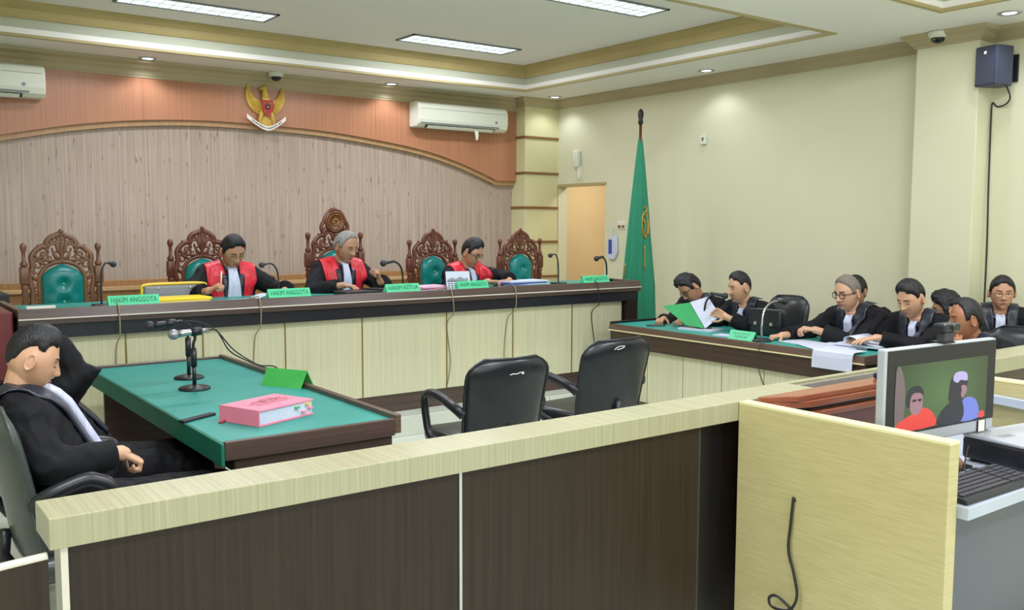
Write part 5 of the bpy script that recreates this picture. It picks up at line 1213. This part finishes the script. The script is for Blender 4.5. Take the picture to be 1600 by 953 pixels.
# judges
person('judge in red and black robe and thin glasses looking down, holding a pen', (2.41, 6.78, 1.385), -92, (12, 30, 4), .52, .15, dict(
    R=dict(p=(2.13, 6.52, 1.115), f=(.55, -.25, .35), n=(.45, -.1, -.6), curl=.85, hint=(.8, -.2, -.5)), L=dict(p=(2.70, 6.50, 1.10), f=(-.5, -.8, 0), n=(0, 0, -1), curl=.4, hint=(-.9, -.2, -.5), cuff=.075)),
    skin='skin_mid', hair=dict(top=.018, side=.008, front=46, temple=56, part=.006), glasses='thin', outfit='judge', desk=BD, jab=(.03, .065), bw=1.1, lat=0)
bm = NB(); tube(bm, [(2.205, 6.455, 1.16), (2.215, 6.47, 1.20), (2.218, 6.475, 1.255)], [.003, .005, .005], 8); tag(obj('pen', bm, 'edge_band', None, True), 'pale pen held upright by the judge in thin glasses', 'pen')
person('grey-haired chief judge in red and black robe in the tallest carved chair', (3.365, 6.83, 1.405), -90, (24, 20, 3), .54, .15, dict(
    R=dict(p=(3.20, 6.56, 1.115), f=(.7, -.6, -.1), n=(0, 0, -1), curl=.45, hint=(.9, -.1, -.5)), L=dict(p=(3.52, 6.54, 1.13), f=(-.25, -.1, .75), n=(-.7, .2, -.1), curl=.75, hint=(-.9, .0, -.6), cuff=.075)),
    skin='skin_mid', hair=dict(top=.012, side=.016, front=34, temple=44, recede=10, wave=.002, burn=88), hairmat='hair_grey', outfit='judge', desk=BD, jab=(.02, .05), bw=1.15, hs=1.06)
person('young judge in spectacles with red and black robe, looking down to his left', (4.58, 6.80, 1.335), -88, (26, 24, 0), .50, .15, dict(
    R=dict(p=(4.55, 6.52, 1.10), f=(.8, -.4, 0), n=(0, 0, -1), curl=.5), L=dict(p=(4.78, 6.50, 1.10), f=(-.8, -.3, 0), n=(0, 0, -1), curl=.5, hint=(-1, .1, -.1), cuff=.075)),
    skin='skin_mid', hair=dict(top=.026, side=.006, front=45, temple=56, part=.012, fade=5), glasses='thick', outfit='judge', desk=BD, jab=(.02, .04), twist=12)
# left men
LM = person('young man in black robe slumped in the office chair at far left, looking down', (.553, 3.60, 1.113), -4, (-2, 20, 0), .45, 0, dict(
    R=dict(p=(.79, 3.41, .785), f=(.85, .1, -.55), n=(-.5, .1, -1), curl=.85, E=(.55, 3.34, .79), sleeve=1.0, cuff=.052), L=dict(p=(.74, 3.90, .60), f=(.9, -.1, -.3), n=(0, 0, -1), curl=.5, hint=(-.6, -.6, -.6), sleeve=1.0)),
    skin='skin_light', hair=dict(top=.022, side=.004, front=45, temple=55, burn=80, back=104, fade=14), outfit='lawyer', back=-1, L=.50, hs=.97, jab=(.025, .05), kneefwd=.55, legs=True)
person('person in black robe resting a hand on the head, hidden behind the slumped young man', (.655, 4.26, 1.03), -2, (0, 10, 0), .44, 0, dict(
    R=dict(p=(.735, 4.13, 1.10), f=(-.62, .02, .62), n=(-.3, .3, -.8), curl=.35, E=(.80, 4.08, .975), sleeve=.7, cuff=.04, rad=.042), L=dict(p=(.66, 4.5, .62), f=(.9, 0, -.3), n=(0, 0, -1), curl=.4, sleeve=1)),
    skin='skin_light', hair=short, outfit='lawyer', back=-1, L=.46, collar=False, extra=[[(.70, 4.12, .86), (.735, 4.11, 1.075), (.752, 4.10, 1.068), (.86, 4.08, .998), (.885, 4.07, .992), (.82, 4.09, .90), (.768, 4.10, .822)]])
# lawyers at the right desk
RD = (DX+.01, DX1, DY0, DY1, .75)
person('man in black glasses and robe bowing low over the open green folder', (5.93, 5.44, 1.045), 184, (-16, 42, 18), .46, 0, dict(
    L=dict(p=(5.74, 5.28, .79), f=(-.8, .1, .0), n=(0, .3, -1), curl=.5), R=dict(p=(5.70, 5.52, .79), f=(-.8, -.3, 0), n=(0, 0, -1), curl=.5)),
    skin='skin_mid', hair=dict(top=.030, side=.014, front=42, temple=54, messy=.6, burn=94, seed=3), glasses='thick', outfit='lawyer', desk=RD, L=.52, collar=False)
person('lawyer with short black hair speaking into the microphone, holding papers', (5.93, 4.905, 1.08), 180, (-24, 8, 0), .46, 0, dict(
    L=dict(p=(5.66, 4.80, .865), f=(-.35, .75, .35), n=(-.5, -.1, .1), curl=.55, hint=(-.8, -.2, -.6)), R=dict(p=(5.66, 5.10, .84), f=(-.5, .5, .1), n=(0, 0, -1), curl=.5)),
    skin='skin_light', hair=dict(top=.018, side=.003, front=42, temple=54, burn=82, back=106, fade=8), outfit='lawyer', desk=RD, eyes='down', L=.52, jab=(.02, .035), bw=1.1)
person('grey-haired lawyer in dark-rimmed glasses and white bands, arms on the desk', (5.93, 3.915, 1.10), 182, (-14, 12, 0), .47, 0, dict(
    L=dict(p=(5.72, 4.02, .835), f=(-.5, .8, .1), n=(.1, 0, -1), curl=.55, hint=(-.9, -.1, -.6), sleeve=.80, cuff=.07), R=dict(p=(5.60, 4.22, .785), f=(-.75, .35, -.1), n=(0, 0, -1), curl=.75, hint=(.7, -.2, -.6), sleeve=.8)),
    skin='skin_light', hair=dict(top=.012, side=.006, front=40, temple=52, recede=6, burn=90, back=112), hairmat='hair_short_grey', glasses='thick', outfit='lawyer', desk=RD, L=.53, jab=(.025, .045), bw=1.2, hs=1.07, eyes='half')
person('man with dark hair hidden behind the grey-haired lawyer', (6.58, 4.275, 1.06), 185, (-10, 0, 0), .42, 0, None, 'skin_mid', short, outfit='lawyer')
person('young lawyer with black quiff reaching one arm over the papers', (5.90, 3.405, 1.09), 182, (-12, 22, 0), .46, 0, dict(
    L=dict(p=(5.66, 3.50, .835), f=(-.75, .55, -.12), n=(0, 0, -1), curl=.15, hint=(-.9, -.1, -.5), sleeve=.9, cuff=.05), R=dict(p=(5.75, 3.68, .80), f=(-.8, .1, 0), n=(0, 0, -1), curl=.4)),
    skin='skin_light', hair=dict(top=.026, side=.006, front=45, temple=56, part=.006, burn=84, back=108, fade=6), outfit='lawyer', desk=RD, L=.53, jab=(.02, .035))
person('woman with wavy black hair behind the man seen from behind', (6.40, 3.425, .99), 165, (-35, 10, 0), .45, 0, None, 'skin_mid', dict(top=.026, side=.022, front=52, temple=62, burn=112, back=135, wave=.008, messy=.5), outfit='lawyer', collar=False, L=.44, kneefwd=.24)
person('man with receding black hair at the near desk end, turned away, hand at chin', (5.60, 2.87, 1.015), 166, (-30, 6, 0), .42, 0, dict(
    L=dict(p=(5.42, 2.84, .82), f=(.05, .0, .9), n=(.6, .3, .0), curl=.85, hint=(-.4, .0, -1), sleeve=.8), R=dict(p=(5.55, 3.1, .72), f=(-.8, .4, 0), n=(0, 0, -1), curl=.4)),
    skin='skin_dark', hair=dict(top=.012, side=.010, front=36, temple=40, recede=6, burn=88, back=116), outfit='lawyer', L=.48, hs=1.08, collar=False)
person('lawyer in thin glasses sitting by the wall pillar, facing the camera', (6.82, 3.24, 1.10), 212, (4, 2, 0), .46, 0, dict(
    L=dict(p=(6.62, 2.82, .66), f=(-.7, -.1, -.2), n=(0, 0, -1), curl=.5), R=dict(p=(6.50, 3.08, .66), f=(-.7, -.3, 0), n=(0, 0, -1), curl=.4)),
    skin='skin_mid', hair=dict(top=.020, side=.007, front=46, temple=58), glasses='thin', outfit='lawyer', eyes='open', L=.5, jab=(.03, .035), hs=1.0)
# green folder with papers held between the two readers
t = thing('green_folder', 'open green folder with white papers held upright between the two lawyers', 'folder', (5.58, 5.02, .765), R(0))
def quad(pts, th, nm, m, par):
    bm = NB(); n = (V(pts[1])-V(pts[0])).cross(V(pts[3])-V(pts[0])).normalized()*th
    a = [bm.verts.new(V(p)) for p in pts]; b = [bm.verts.new(V(p)+n) for p in pts]
    bm.faces.new(a); bm.faces.new(b[::-1])
    for i in range(4): bm.faces.new([a[i], a[(i+1) % 4], b[(i+1) % 4], b[i]])
    return obj(nm, bm, m, par)
quad([(-.02, -.08, .005), (.02, .12, .195), (-.07, .33, .155), (-.06, .08, .02)], .004, 'cover', 'folder_green', t)
quad([(-.015, -.08, .006), (.022, .12, .20), (.09, -.01, .25), (.06, -.17, .11)], .006, 'paper_leaf', 'paper', t)
